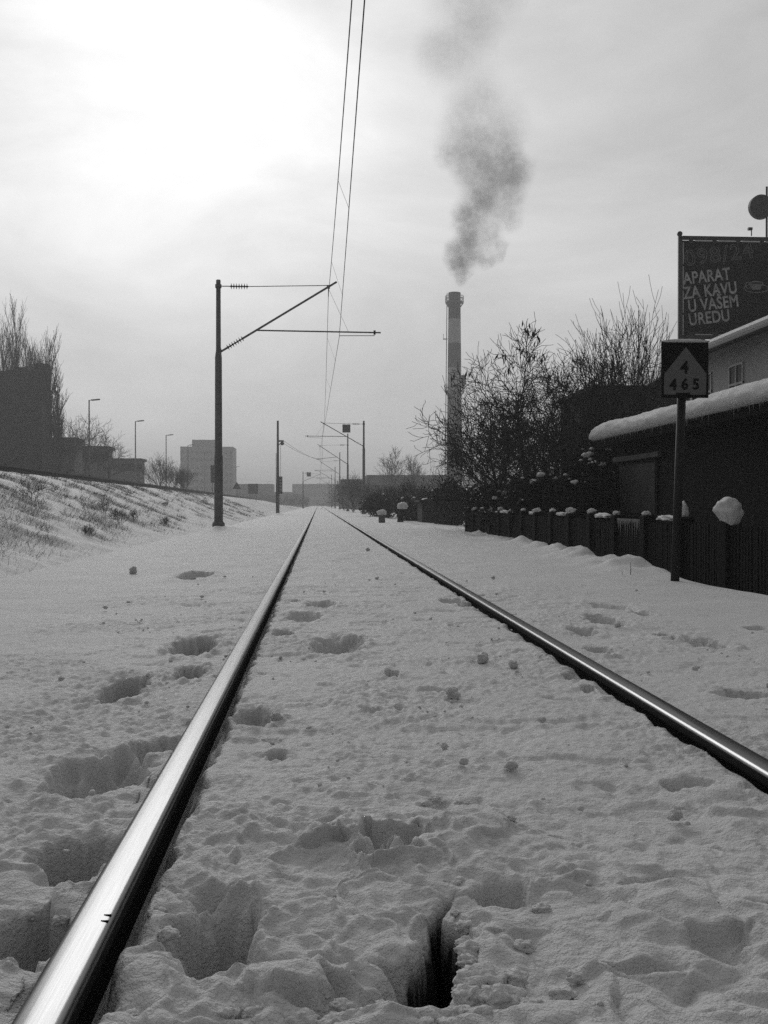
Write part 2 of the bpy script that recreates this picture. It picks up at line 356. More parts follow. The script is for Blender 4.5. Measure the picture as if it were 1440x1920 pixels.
    # embankment relief: drifts running down the slope, tufty dead grass showing through
    emb = sstep(-5.0, -6.5, x)*sstep(-14.3, -13.6, x)
    z = z+emb*(.07*P(1.6, 40, 1.0, 1.6)+.05*P(.8, 41)+.03*P(.4, 42)+.02*P(.3, 43))+sstep(-3.3, -4.5, x)*(1-emb)*(.05*P(1.5, 44)+.02*P(.5, 45))*sstep(-14.5, -13.9, x)
    low = sstep(-6.7, -8.2, x+.8*P(3, 64))
    gm = P(2.6, 46, 1.2, 1.2)+.6*P(.9, 47, .8, 1.6)+.5*P(.35, 48, .7, 1.6)+.35*P(.17, 49)
    bias = .42*np.exp(-((x+9.2)/2.6)**2)*(1-sstep(34, 75, y))+.34*sstep(-8.5, -12, x)*(1-.75*sstep(40, 120, y))-.30
    dirt_and_shade = emb*low*sstep(.0, .6, gm+bias)*.6
    # hole walls and bottoms: shade of the void painted in dark ballast colour
    dirt_and_shade = np.maximum(dirt_and_shade, np.maximum(dark*sstep(-.072, -.098, z)*1.0, sstep(-.3, -.33, z)*bed*.9))
    z = np.where(bed > .5, np.maximum(z, -.42), z)
    # near clods lean a little, so their edges overhang
    k = near*bed*.018
    x2 = x+k*P(.09, 60)*1.6; y2 = y-k*P(.1, 61)*1.6-near*bed*np.clip(z+.03, 0, .06)*.35
    safe = (np.abs(x-RL) < .07) | (np.abs(x-RR) < .07); x2 = np.where(safe, x, x2)
    V = np.stack([x2, y2, z], -1).reshape(-1, 3)
    idx = np.arange(nx*ny).reshape(ny, nx)
    F = np.stack([idx[:-1, :-1], idx[:-1, 1:], idx[1:, 1:], idx[1:, :-1]], -1).reshape(-1, 4)
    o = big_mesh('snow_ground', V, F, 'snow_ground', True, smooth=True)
    a = o.data.attributes.new('dirt_and_shade', 'FLOAT', 'POINT'); a.data.foreach_set('value', dirt_and_shade.astype(np.float32).ravel())
    tag(o, kind='structure')
    print('ground', nx, ny)
build_ground()
# the road on top of the embankment
V = []; F = []; ys = list(range(0, 900, 20))
for i, yy in enumerate(ys):
    V += [(-17.0, yy, gz(-17, yy)+.02), (-27.5, yy, gz(-27.5, yy)+.02)]
    if i: F.append((2*i-2, 2*i-1, 2*i+1, 2*i))
tag(mesh_obj('road', V, F, 'asphalt'), kind='structure')

# ------------------------------------------------------------------ rails
def rail_profile():
    # half-profile of a vignole rail, top at z = 0
    P = []
    def arc(cx, cz, r, a0, a1, n):
        for i in range(n+1):
            a = R(a0+(a1-a0)*i/n); P.append((cx+r*math.cos(a), cz+r*math.sin(a)))
    P.append((0, 0)); P.append((.008, -.0002)); P.append((.015, -.0008)); P.append((.0195, -.0016)); arc(.0215, -.0166, .0147, 82, 3, 8)
    P += [(.0362, -.030), (.0340, -.0375), (.012, -.047), (.008, -.060), (.008, -.13), (.014, -.148), (.066, -.160), (.07, -.172)]
    return P
def make_rail(x, label):
    t = thing('rail', (x, 0, 0), label, 'rail', 'the two rails of the track')
    half = rail_profile(); prof = half+[(-a, b) for a, b in reversed(half[1:])]
    ys = [-6, -2, 0, 1, 2, 4, 8, 16, 32, 64, 128, 256, 420]
    n = len(prof); V = []; F = []
    for yy in ys: V += [(a, yy, b) for a, b in prof]
    for k in range(len(ys)-1):
        for i in range(n): F.append((k*n+i, k*n+(i+1) % n, (k+1)*n+(i+1) % n, (k+1)*n+i))
    o = mesh_obj('rail_profile', V, F, ['rail_steel', 'rail_rust'], t, smooth=True)
    idx = []
    for f in o.data.polygons:
        c = sum((Vector(V[v]) for v in f.vertices), Vector())/4; idx.append(0 if c.z > -.0125 else 1)
    o.data.polygons.foreach_set('material_index', idx)
    return t
rl = make_rail(RL, 'polished rail with bright mirror-like head, on the side of the lone arm mast')
rr = make_rail(RR, 'darker rail with only a thin bright inner edge, on the side of the picket fence')
for dy in (0, .024): MB().box((.022, 1.672+dy, -.0035), (.012, .002, .006)).build('joint_notch', 'rail_rust', rl)

# ------------------------------------------------------------------ catenary masts and wires
def insulator(p, q, r=.055, n=7):
    m = MB(); p, q = Vector(p), Vector(q); m.tube([p, q], .02, 8)
    for i in range(n):
        a = p.lerp(q, (i+.5)/n); d = (q-p).normalized()*.018
        m.tube([a-d, a-d*.2, a+d*.2, a+d], [.022, r, r, .022], 12)
    return m
def mast(x, y, label, top, zt, zb, mess, cont, tip, steel=.105, ins_r=.085, thick=1.0, arm0=None):
    """x,y base; top: mast height; zt: tie height; zb: foot of the bracket tube; mess/cont: (x,z) of the two wires; tip: (x,z) far end of the registration arm"""
    zg = gz(x, y)
    t = thing('catenary_mast', (x, y, zg), label, 'catenary mast', 'catenary masts along the track')
    s = 1 if mess[0] > x else -1
    L = lambda X, Z, dy=0.0: (X-x, dy, Z-zg)
    m = MB(); m.tube([L(x, zg-.4), L(x, zg+2.0), L(x, zg+2.12), L(x, zg+4.85), L(x, zg+5.05), L(x, top-.02), L(x, top)], [.128*thick, .125*thick, .108*thick, .10*thick, .072*thick, .066*thick, .055*thick], 14)
    m.build('pole', 'mast_paint', t, True)
    MB().tube([L(x, zg-.3), L(x, zg+.10), L(x, zg+.16)], [.19*thick, .18*thick, .135*thick], 12).build('foot', 'mast_base', t, True)
    MB().tube([L(x+s*.06, zt), L(x+s*.35, zt)], .014, 6).tube([L(x, zt-.05), L(x, zt+.05)], .09, 10).build('tie_bracket', 'mast_paint', t)
    insulator(L(x+s*.33, zt), L(x+s*.85, zt), ins_r).build('insulator', 'ceramic', t)
    MB().tube([L(x+s*.82, zt), L(mess[0], mess[1]+.04)], .011, 6).build('tie_rod', 'wire', t)
    a = Vector(L(x+s*.05, zb)); b = Vector(L(mess[0], mess[1])); d = (b-a).normalized()
    MB().tube([a, a+d*.3], .03, 8).box(a, (.06, .16, .2)).build('hinge', 'mast_paint', t)
    insulator(a+d*.22, a+d*.78, ins_r).build('insulator', 'ceramic', t)
    MB().tube([a+d*.74, b+d*.28], .030, 8).box(b, (.09, .1, .09)).tube([b, b+Vector((0, 0, -.28))], .012, 6).build('bracket_tube', 'mast_paint', t)
    f = ((cont[1]+.18 if arm0 is None else arm0)-zb)/(mess[1]-zb); f = max(.12, min(.9, f)); st = a.lerp(b, f)
    e = Vector(L(tip[0], tip[1])); MB().tube([st, e], .022, 8).build('registration_arm', 'mast_paint', t)
    d2 = (e-st).normalized(); k = e-d2*.18
    c = Vector(L(cont[0], cont[1])); far = k if abs(k.x-c.x) > .3 else st.lerp(e, .5)
    MB().tube([far, far+Vector((0, 0, -.09)), c+Vector((0, 0, .05)), c], .010, 6).box(far, (.06, .05, .12)).build('steady_arm', 'wire', t)
    h = st.lerp(e, .74)
    MB().tube([b+Vector((0, 0, -.05)), h], .005, 4).build('stay_wire', 'wire', t)
    return t
X1 = -2.85
mast(X1, 30, 'tall tubular mast alone on the bank beside the ditch, arm over the track', 7.08, 6.90, 5.02, (.29, 6.92), (.60, 5.47), (1.80, 5.62), thick=1.0)
mast(3.40, 78, 'mast behind the snow-capped concrete post, square plate hanging from its tie', 6.94, 6.70, 5.05, (.40, 6.72), (.28, 5.58), (-.98, 5.78))
mast(3.10, 110, 'taller mast just beyond the mast with the hanging plate', 8.15, 6.95, 4.95, (.15, 6.85), (.45, 5.5), (-.2, 5.45))
mast(3.10, 151, 'third mast of the distant row, standing among bare shrubs', 8.25, 7.0, 5.05, (.42, 6.8), (.25, 5.5), (-.6, 5.6))
mast(3.10, 194, 'fourth mast of the distant row, half faded in the haze', 7.7, 6.9, 5.05, (.35, 6.7), (.55, 5.5), (-.4, 5.6))
mast(3.10, 247, 'fifth mast of the distant row, thin and grey in the haze', 7.8, 6.9, 5.05, (.4, 6.7), (.25, 5.5), (-.4, 5.6))
mast(3.10, 302, 'faintest mast at the very end of the row', 7.8, 6.9, 5.05, (.4, 6.7), (.5, 5.5), (-.4, 5.6))
mast(X1, 194, 'far mast with a small square plate, on the ditch side of the track', 6.8, 6.5, 5.0, (.3, 6.3), (.5, 5.5), (1.2, 5.6))
def plate(px, py, Y, s, label):
    p = at(px, py, Y-.06); t = thing('hanging_plate', p, label, 'railway plate', 'square plates hanging from the catenary')
    MB().box((0, 0, 0), (s, .03, s), bev=.01).build('plate', 'mast_base', t)
    for e_ in (-1, 1): MB().tube([(e_*s*.3, 0, s/2), (e_*s*.3, .05, s/2+.1)], .012, 6).build('hanger', 'wire', t)
plate(649.5, 803.5, 78, .6, 'square grey plate hanging from the tie of the mast by the concrete post')
plate(579, 889.5, 194, .8, 'tiny square plate hanging beside the far mast on the ditch side')
# wires
def wire_pts(knots, sag):
    out = []
    for (x0, y0, z0), (x1, y1, z1) in zip(knots[:-1], knots[1:]):
        n = 14
        for i in range(n):
            t = i/n; out.append((x0+(x1-x0)*t, y0+(y1-y0)*t, z0+(z1-z0)*t-sag*4*t*(1-t)*((y1-y0)/45)**2))
    out.append(knots[-1]); return out
KM = [(.45, -18, 6.85), (.29, 30, 6.68), (.40, 78, 6.60), (.15, 110, 6.60), (.42, 151, 6.55), (.35, 194, 6.45), (.4, 247, 6.45), (.4, 302, 6.4)]
KC = [(.22, -18, 5.5), (.60, 30, 5.47), (.28, 78, 5.56), (.45, 110, 5.5), (.25, 151, 5.5), (.55, 194, 5.5), (.25, 247, 5.5), (.5, 302, 5.5)]
pm, pc = wire_pts(KM, .72), wire_pts(KC, .02)
tm = thing('messenger_wire', (0, 0, 0), 'upper sagging wire over the track, carrying the thin droppers', 'overhead wire')
MB().tube(pm, .0075, 5).build('wire_strand', 'wire', tm)
def interp(P, y):
    for a, b in zip(P[:-1], P[1:]):
        if a[1] <= y <= b[1]:
            t = (y-a[1])/(b[1]-a[1]); return Vector(a).lerp(Vector(b), t)
for yy in (6, 17.5, 24.5, 35.5, 44, 54, 64, 73, 84, 94, 104):
    a, b = interp(pm, yy), interp(pc, yy-.6)
    MB().tube([a, b], .003, 4).build('dropper', 'wire', tm)
tcw = MB().tube(pc, .0075, 5).build('contact_wire', 'wire'); tag(tcw, 'lower straight contact wire zigzagging over the track', 'overhead wire')
# tension mast
bx, by = at(521, 966, 76).x, 76; zg = gz(bx, by)
t = thing('tension_mast', (bx, by, zg), 'slim mast with a pulley bracket and a stack of weights, beyond the lone arm mast', 'tension mast')
MB().tube([(0, 0, -.4), (0, 0, 2.2), (0, 0, 2.3), (0, 0, 6.75-zg)], [.12, .12, .10, .075], 10).build('pole', 'mast_paint', t, True)
pb = MB().box((.22, 0, 5.28-zg), (.42, .08, .12)).tube([(.32, -.03, 5.1-zg), (.32, .03, 5.1-zg)], .14, 14).tube([(.05, 0, 4.95-zg), (.35, 0, 5.3-zg)], .03, 6).build('pulley_bracket', 'mast_paint', t)
wsm = MB()
for i in range(12): wsm.tube([(.2, 0, 1.45-zg+i*.105), (.2, 0, 1.45-zg+i*.105+.09)], .14, 12)
wsm.build('weight_disc_groove', 'ceramic', t)
MB().tube([(.2, 0, 2.7-zg), (.2, 0, 5.0-zg)], .012, 5).build('weight_cable', 'wire', t)
MB().tube([(-.12, -.1, 0), (-.12, -.1, 4.4-zg)], .018, 5).build('guide_rod', 'wire', t)
for (z0, z1, lab) in ((5.3, 5.62, 'upper slack anchor wire running from the pulley bracket to the track'), (5.1, 5.5, 'lower slack anchor wire running from the pulley bracket to the track')):
    p0 = Vector((bx+.42, by, z0)); p1 = Vector((.5, 118 if z0 > 5.2 else 112, z1)); pts = [p0.lerp(p1, i/10)-Vector((0, 0, .7*4*(i/10)*(1-i/10)*.35)) for i in range(11)]
    tag(MB().tube(pts, .011, 5).build('anchor_wire', 'wire'), lab, 'anchor wire', 'anchor wires')

# ------------------------------------------------------------------ kilometre sign
def text_mesh(name, body, size, m, parent, loc, rot, bold=0.0, sx=1.0, outline=0.0, space=1.0, align='CENTER'):
    c = bpy.data.curves.new(name, 'FONT'); c.body = body; c.size = size; c.align_x = align; c.align_y = 'CENTER'; c.offset = bold; c.space_character = space; c.space_line = .82
    c.resolution_u = 4
    if outline: c.fill_mode = 'NONE'; c.bevel_depth = outline; c.bevel_resolution = 0
    else: c.extrude = .0015
    tmp = bpy.data.objects.new(name+'_src', c); COL.objects.link(tmp)
    bpy.context.view_layer.update()
    me = bpy.data.meshes.new_from_object(tmp.evaluated_get(bpy.context.evaluated_depsgraph_get()))
    bpy.data.objects.remove(tmp); bpy.data.curves.remove(c)
    me.name = name; me.materials.clear(); me.materials.append(MAT[m])
    o = bpy.data.objects.new(name, me); COL.objects.link(o); o.parent = parent
    o.location = loc; o.rotation_euler = rot; o.scale = (sx, 1, 1)
    return o
sp = at(1267, 1088, 9.4); zg = gz(sp.x, 9.4)
SG = 9.4/FPX
t = thing('kilometre_sign', (sp.x, 9.4, zg), 'black and white kilometre sign reading 4 and 465 on a dark pole by the fence', 'kilometre sign')
zc = at(1284, 694, 9.4).z-zg; xc = at(1284, 694, 9.4).x-sp.x
MB().tube([(0, .05, -.3), (xc*.85, .05, zc-.25)], .040, 12).build('pole', 'sign_pole', t, True)
SW, SH = 92*SG, 106*SG
MB().box((xc, 0, zc), (SW, .012, SH), bev=.003).build('board', 'black_paint', t)
MB().box((xc-.02, .02, zc-SH/2+.03), (.13, .06, .05)).box((xc-.02, -.012, zc-SH/2+.022), (.13, .006, .045)).build('bracket', 'black_paint', t)
k = SG; e = lambda px, py: ((px-1284.5)*k+xc, (694-py)*k+zc)
pl = [e(1286, 650), e(1326, 701), e(1325, 741), e(1243, 741), e(1244, 702)]
MB().prism(pl[::-1], 'y', -.0105, -.0065).build('white_field', 'white_paint', t)
for s, px, py, z in (('4', 1283, 690, 24.5), ('4', 1261, 723, 21.5), ('6', 1283.5, 722, 21.5), ('5', 1305.5, 722, 21.5)):
    a = e(px, py); text_mesh('numeral', s, z*k*1.33, 'black_paint', t, (a[0], -.013, a[1]), (R(90), 0, 0), bold=.0045, sx=.95)
V, F = blob((xc, .0, zc+SH/2+.008), (SW*.49, .035, .022), 3, .25, 3, flat=.4)
mesh_obj('snow_cap', V, F, 'snow', t, True)

# ------------------------------------------------------------------ fence
FX, TOPZ = 4.2, .46
fence = thing('picket_fence', (FX, 9.3, gz(FX, 9.3)), 'long dark wooden picket fence with snow-capped posts beside the track', 'fence')
z0 = fence.location.z
posts = [9.05+1.33*i for i in range(-3, 16)]
for i, yy in zip(range(-3, 16), posts):
    g = gz(FX, yy); zt = TOPZ+.06+.02*math.sin(i*3.1)
    p = MB().box((0, yy-9.3, (g-.25+zt)/2-z0), (.17, .2, zt-g+.25), bev=.015).build('post', 'post_wood', fence)
    wv = (1.0, .62, .8, .55, .5, .75)[i % 6]
    if i == 1: sx, sz = .145, .125
    elif i == 2: sx, sz = .06, .10
    else: sx, sz = .075*wv+.012, .05*wv+.008
    V, F = blob((-.02, yy-9.3, zt-z0+sz*.62), (sx, sx*1.05, sz), i+1, .26 if i == 1 else .38, 1.3, flat=.75, sub=4)
    if i == 1: V = [(a*(.72 if c < zt-z0+.03 else 1), b, c-(.055 if c < zt-z0+.03 else 0)*max(0, min(1, .6-(b-yy+9.3)*3))) for a, b, c in V]
    mesh_obj('snow_cap', V, F, 'snow', p, True)
for a, b in zip(posts[:-1], posts[1:]):
    m = MB(); g = min(gz(FX, a), gz(FX, b)); n = 15; L = b-a-.2
    for k in range(n):
        yy = a+.1+(k+.5)*L/n; h = TOPZ-.02+random.uniform(-.012, .012); lean = random.uniform(-.012, .012)
        m.box((-.03+random.uniform(-.004, .004), yy-9.3+lean, (g-.15+h)/2-z0), (.02, L/n*.62, h-g+.15))
    m.box((0, (a+b)/2-9.3, TOPZ-.14-z0), (.04, L, .07)).box((0, (a+b)/2-9.3, TOPZ-.62-z0), (.04, L, .07))
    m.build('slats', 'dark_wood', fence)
ic = MB()
for i in range(60):
    yy = 13.2+.02*i+random.uniform(-.01, .01)
    if yy > 14.25: break
    l = random.choice((.03, .05, .08, .14, .24)); ic.tube([(-.045, yy-9.3, TOPZ-z0+.01), (-.045, yy-9.3, TOPZ-z0-l)], [.008, .001], 5, False)
tag(ic.build('icicle_fringe', 'ice', fence), kind='stuff')
for j, (y0, y1) in enumerate(((12.0, 12.6), (14.65, 15.5), (17.3, 18.0), (19.8, 20.4), (22.2, 24.4), (24.8, 27.0))):
    V, F = blob((-.0, (y0+y1)/2-9.3, TOPZ-z0+.03), (.07, (y1-y0)/2, .04), 40+j, .6, 2.6, flat=.5); mesh_obj('snow_strip', V, F, 'snow', fence, True)

# ------------------------------------------------------------------ shed
SX = 5.9; E = 5.5; ze = 1.90
shed = thing('garden_shed', (SX, 13.5, gz(SX, 13.5)), 'low dark shed with a thick roll of snow and icicles along its eave', 'shed')
o = shed.location
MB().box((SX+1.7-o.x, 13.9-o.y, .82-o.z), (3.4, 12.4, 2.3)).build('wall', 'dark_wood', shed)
MB().prism([(E-o.x, ze-o.z), (E-o.x, ze+.05-o.z), (SX+3.7-o.x, ze+.35-o.z), (SX+3.7-o.x, ze+.28-o.z)], 'y', 7.3-o.y, 20.35-o.y).box((E+.012-o.x, 13.8-o.y, ze-.055-o.z), (.02, 13.0, .11)).build('roof', 'post_wood', shed)
# snow on the roof: a rounded roll at the eave
V = []; F = []; ny_ = 150; prof = []
for i in range(15):
    a = R(-80+ (170)*i/14); prof.append((-math.cos(a)*.15, .13+math.sin(a)*.14))
prof = [(.35, .0)]+prof+[(1.0, .29), (2.2, .37), (3.6, .42)]
for k in range(ny_+1):
    y_ = 7.3+13.1*k/ny_; en = min(1, (20.45-y_)/.6); s_ = math.sqrt(max(0, 1-(1-en)**2)); s_ = max(s_, .02)
    for i, (a, b) in enumerate(prof):
        j = .018*mnoise.fractal(Vector((i*.35, y_*2.6, 3)), 1, 2, 4)+.02*mnoise.noise(Vector((0, y_*.5, 8)))
        th = 1+.12*mnoise.noise(Vector((2, y_*.5, 1)))
        V.append((E-.02+a*(.6+.4*s_)-(j if 0 < i < 16 else 0)-o.x, y_-o.y-(.0 if en >= 1 else 0), ze+.03+(b+(j if i > 4 else 0))*s_*th+max(a, 0)*.085-o.z))
n = len(prof)
for k in range(ny_):
    for i in range(n-1): F.append((k*n+i, (k+1)*n+i, (k+1)*n+i+1, k*n+i+1))
F.append(tuple(range(ny_*n+n-1, ny_*n-1, -1))); F.append(tuple(range(n)))
mesh_obj('roof_snow', V, F, 'snow', shed, True)
ic = MB()
for i in range(230):
    yy = random.uniform(7.5, 20.2); l = random.choice((.02, .03, .03, .04, .05, .06, .08, .11))*random.uniform(.6, 1.3); xx = E-.035+random.uniform(-.02, .01)
    ic.tube([(xx-o.x, yy-o.y, ze+.045-o.z), (xx-o.x, yy-o.y, ze+.03-l-o.z)], [.007, .001], 5, False)
tag(ic.build('icicle_fringe', 'ice', shed), kind='stuff')
wd = MB().box((SX-.02-o.x, 18.85-o.y, .95-o.z), (.05, 2.3, 1.02)).build('window', 'dark_wood', shed)
MB().box((SX-.035-o.x, 18.85-o.y, .95-o.z), (.04, 2.14, .9)).build('pane', 'shed_glass', wd)
MB().box((SX-.06-o.x, 18.85-o.y, 1.53-o.z), (.09, 2.75, .10), bev=.01).build('lintel', 'lintel', shed)

# ------------------------------------------------------------------ house behind
HX = 12.0; hz = 5.15
house = thing('plastered_house', (HX, 27, gz(HX, 27)), 'pale plastered house with small windows under a snowy eave, behind the shed', 'house')
o = house.location
m = MB(); m.prism([(HX-o.x, -.5-o.z), (HX+8-o.x, -.5-o.z), (HX+8-o.x, hz+.16-o.z), (HX+4-o.x, hz+1.55-o.z), (HX-o.x, hz+.16-o.z)], 'y', 18-o.y, 33-o.y); m.build('wall', 'house_wall', house)
rf = MB(); ex = .55
for s in (0, 1):
    x0, x1 = (HX-ex, HX+4) if s == 0 else (HX+8+ex, HX+4)
    rf.prism([(x0-o.x, hz-.02-o.z), (x0-o.x, hz+.14-o.z), (x1-o.x, hz+1.72-o.z), (x1-o.x, hz+1.56-o.z)], 'y', 17.5-o.y, 33.6-o.y)
roof = rf.build('roof', 'gutter', house)
sn = MB()
for s in (0, 1):
    x0, x1 = (HX-ex-.06, HX+4) if s == 0 else (HX+8+ex+.06, HX+4); d = .1 if s == 0 else -.1
    sn.prism([(x0-o.x, hz+.13-o.z), (x0-o.x-d*.4, hz+.22-o.z), (x0+d*.6-o.x, hz+.34-o.z), (x1-o.x, hz+1.98-o.z), (x1-o.x, hz+1.73-o.z)], 'y', 17.45-o.y, 33.66-o.y)
sn.build('roof_snow', 'snow', house)
MB().tube([(HX-ex-.1-o.x, 17.5-o.y, hz+.02-o.z), (HX-ex-.1-o.x, 33.6-o.y, hz+.02-o.z)], .08, 10).build('gutter', 'gutter', house)
MB().tube([(HX-.08-o.x, 32.4-o.y, hz-.1-o.z), (HX-.08-o.x, 32.4-o.y, -.5-o.z)], .06, 8).build('downpipe', 'gutter', house)
for yy, zw, ww, wh in ((29.2, 3.95, .95, 1.45), (31.5, 3.95, .8, 1.45), (26.2, 3.95, .95, 1.45), (23.0, 3.95, .95, 1.45)):
    f = MB(); 
    for dy in (-ww/2, 0, ww/2): f.box((HX-.02-o.x, yy+dy-o.y, zw-o.z), (.06, .06, wh))
    for dz in (-wh/2, wh*.12, wh/2): f.box((HX-.021-o.x, yy-o.y, zw+dz-o.z), (.055, ww+.06, .06))
    wf = f.build('window', 'frame_pale', house)
    MB().box((HX-.008-o.x, yy-o.y, zw-o.z), (.03, ww-.02, wh-.02)).build('pane', 'window_dark', wf)
    MB().box((HX-.06-o.x, yy-o.y, zw-wh/2-.05-o.z), (.16, ww+.16, .04)).build('sill', 'frame_pale', wf)
# dark outbuilding beyond the garden
oc = at(1220, 800, 37); ob = thing('brick_outbuilding', (oc.x, 37, gz(oc.x, 37)), 'dark outbuilding with a lean-to roof edged in snow, seen through the bare garden trees', 'outbuilding')
o = ob.location
a1, a2, a3 = at(1112, 724, 37), at(1212, 722, 37), at(1335, 655, 37)
MB().prism([(a1.x-o.x, -.6-o.z), (a3.x-o.x, -.6-o.z), (a3.x-o.x, a3.z-.15-o.z), (a2.x-o.x, a2.z-.15-o.z), (a1.x-o.x, a1.z-.12-o.z)], 'y', 0, 5).build('wall', 'dark_plaster', ob)
MB().prism([(a1.x-.15-o.x, a1.z-.12-o.z), (a2.x-o.x, a2.z-.15-o.z), (a3.x+.1-o.x, a3.z-.15-o.z), (a3.x+.1-o.x, a3.z-.03-o.z), (a2.x-o.x, a2.z-.03-o.z), (a1.x-.15-o.x, a1.z-o.z)], 'y', -.25, 5.2).build('roof', 'gutter', ob)
MB().prism([(a2.x-.05-o.x, a2.z-.029-o.z), (a3.x+.1-o.x, a3.z-.029-o.z), (a3.x+.1-o.x, a3.z+.12-o.z), (a2.x+.1-o.x, a2.z+.11-o.z)], 'y', -.28, 5.2).build('roof_snow', 'snow', ob)

# ------------------------------------------------------------------ billboard
BY = 40; kb = BY/FPX
b0 = at(1272, 443, BY); b1 = at(1272, 635, BY)
BW, BH = 5.6, b0.z-b1.z
bb = thing('billboard', (b0.x, BY, gz(b0.x, BY)), 'large dark billboard advertising a coffee machine, raised above the house roof', 'billboard')
o = bb.location; q = lambda px, py, d=0.0: Vector(((px-1272)*kb, d, b0.z-(py-443)*kb-o.z))
MB().box((BW/2, .06, (b0.z+b1.z)/2-o.z), (BW-.3, .05, BH-.3)).build('poster', 'poster', bb)
fr = MB()
zc = (b0.z+b1.z)/2-o.z
for xx in (.07, BW-.07): fr.box((xx, 0, zc), (.15, .14, BH+.04), bev=.02)
for zz in (b1.z+.06-o.z, b0.z-.06-o.z): fr.box((BW/2, 0, zz), (BW-.31, .12, .14))
fr.tube([(.06, -.02, b0.z-o.z+.10), (.06, .06, b0.z-o.z+.10)], .10, 14)
for i in range(8):
    for zz in (b1.z+.19-o.z, b0.z-.19-o.z): fr.box((.5+i*.95, .0, zz), (.16, .05, .14))
fr.build('frame', 'board_frame', bb)
tb = MB()
for i in range(6):
    for zz in (b1.z+.17-o.z, b0.z-.17-o.z): tb.box((.60+i*.95+.42, .005, zz), (.70, .04, .035))
for i in range(4): tb.box((.19, .005, b1.z+.5+i*.95-o.z), (.035, .04, .85))
tb.build('border_strip', 'tube_pale', bb)
for s, px, py in (('APARAT', 1328, 519), ('ZA KAVU', 1335, 546), ('U VAŠEM', 1341, 571), ('UREDU', 1333, 598)):
    text_mesh('lettering', s, 25*kb*1.28, 'poster_text', bb, q(px, py, .028), (R(90), 0, 0), bold=.014, sx=.76, space=1.04).rotation_euler = (R(90), R(-7), 0)
text_mesh('numeral_outline', '098/24', 34*kb*1.25, 'poster_faint', bb, q(1352, 477, .026), (R(90), R(-8), 0), sx=1.05, outline=.016, space=1.12)
cu = MB()
def ring(c, rx, rz, r):
    cu.tube([(c[0]+rx*math.cos(a), c[1], c[2]+rz*math.sin(a)) for a in [2*math.pi*i/24 for i in range(25)]], r, 4)
c = q(1425, 540, .026); ring(c, 24*kb, 8*kb, .02); ring(c+Vector((0, 0, .18)), 13*kb, 4*kb, .03); ring(c+Vector((-.33, 0, .12)), 5*kb, 6*kb, .02)
cu.prism([(c.x-.25, c.z+.18), (c.x-.16, c.z-.05), (c.x+.16, c.z-.05), (c.x+.25, c.z+.18)], 'y', .024, .03)
cu.build('cup_picture', 'poster_faint', bb)
lg = MB()
for xx in (1.0, 4.4):
    lg.box((xx, .3, (b1.z-o.z)/2-.2), (.22, .22, b1.z-o.z+.4)); lg.box((xx, .2, b1.z-.05-o.z), (.12, .5, .1))
    lg.tube([(xx, .3, b1.z-.25-o.z), (xx+.9, .1, b1.z+.03-o.z)], .05, 6)
lg.build('support', 'board_frame', bb)
lp = q(1415, 440); MB().tube([lp, lp+Vector((0, 0, .32))], .02, 6).box(lp+Vector((-.08, -.05, .26)), (.16, .12, .1)).build('spotlight', 'board_frame', bb)
# antenna drum
dp = at(1424, 390, 46); zg = gz(dp.x, 46)
am = thing('antenna_mast', (at(1437, 640, 46).x, 46, zg), 'thin steel mast with a round drum antenna, above the billboard corner', 'antenna mast')
o = am.location
MB().tube([(0, 0, -.3), (0, 0, at(1437, 350, 46).z-zg)], .05, 8).build('pole', 'board_frame', am)
r_ = 23*46/FPX; c = dp-o
MB().tube([c+Vector((.0, -.30, 0)), c+Vector((0, -.26, 0)), c+Vector((0, -.02, 0)), c+Vector((0, .08, 0))], [r_*.93, r_, r_, r_*.5], 32).build('drum', 'dish', am, False)
MB().tube([c+Vector((0, .05, 0)), Vector((0, 0, c.z))], .04, 6).build('arm', 'board_frame', am)

# ------------------------------------------------------------------ trees and shrubs
def seg_mesh(name, segs, m, parent, n=4):
    """segs: array (k, 8): p0, p1, r0, r1 -> one mesh of tapered tubes"""
    S = np.asarray(segs, float); p0, p1, r0, r1 = S[:, :3], S[:, 3:6], S[:, 6], S[:, 7]
    d = p1-p0; d /= np.maximum(np.linalg.norm(d, axis=1, keepdims=True), 1e-9)
    ref = np.where(np.abs(d[:, 2:3]) < .9, np.array([[0, 0, 1.0]]), np.array([[1.0, 0, 0]]))
    u = np.cross(d, ref); u /= np.linalg.norm(u, axis=1, keepdims=True); v = np.cross(d, u)
    K = len(S); ring = []
    for p, r in ((p0, r0), (p1, r1)):
        for i in range(n):
            a = 2*np.pi*i/n; ring.append(p+(u*np.cos(a)+v*np.sin(a))*r[:, None])
    V = np.stack(ring, 1).reshape(-1, 3); b = np.arange(K)[:, None]*2*n
    F = np.concatenate([np.stack([b[:, 0]+i, b[:, 0]+(i+1) % n, b[:, 0]+n+(i+1) % n, b[:, 0]+n+i], -1) for i in range(n)])
    return big_mesh(name, V, F, m, True, parent)
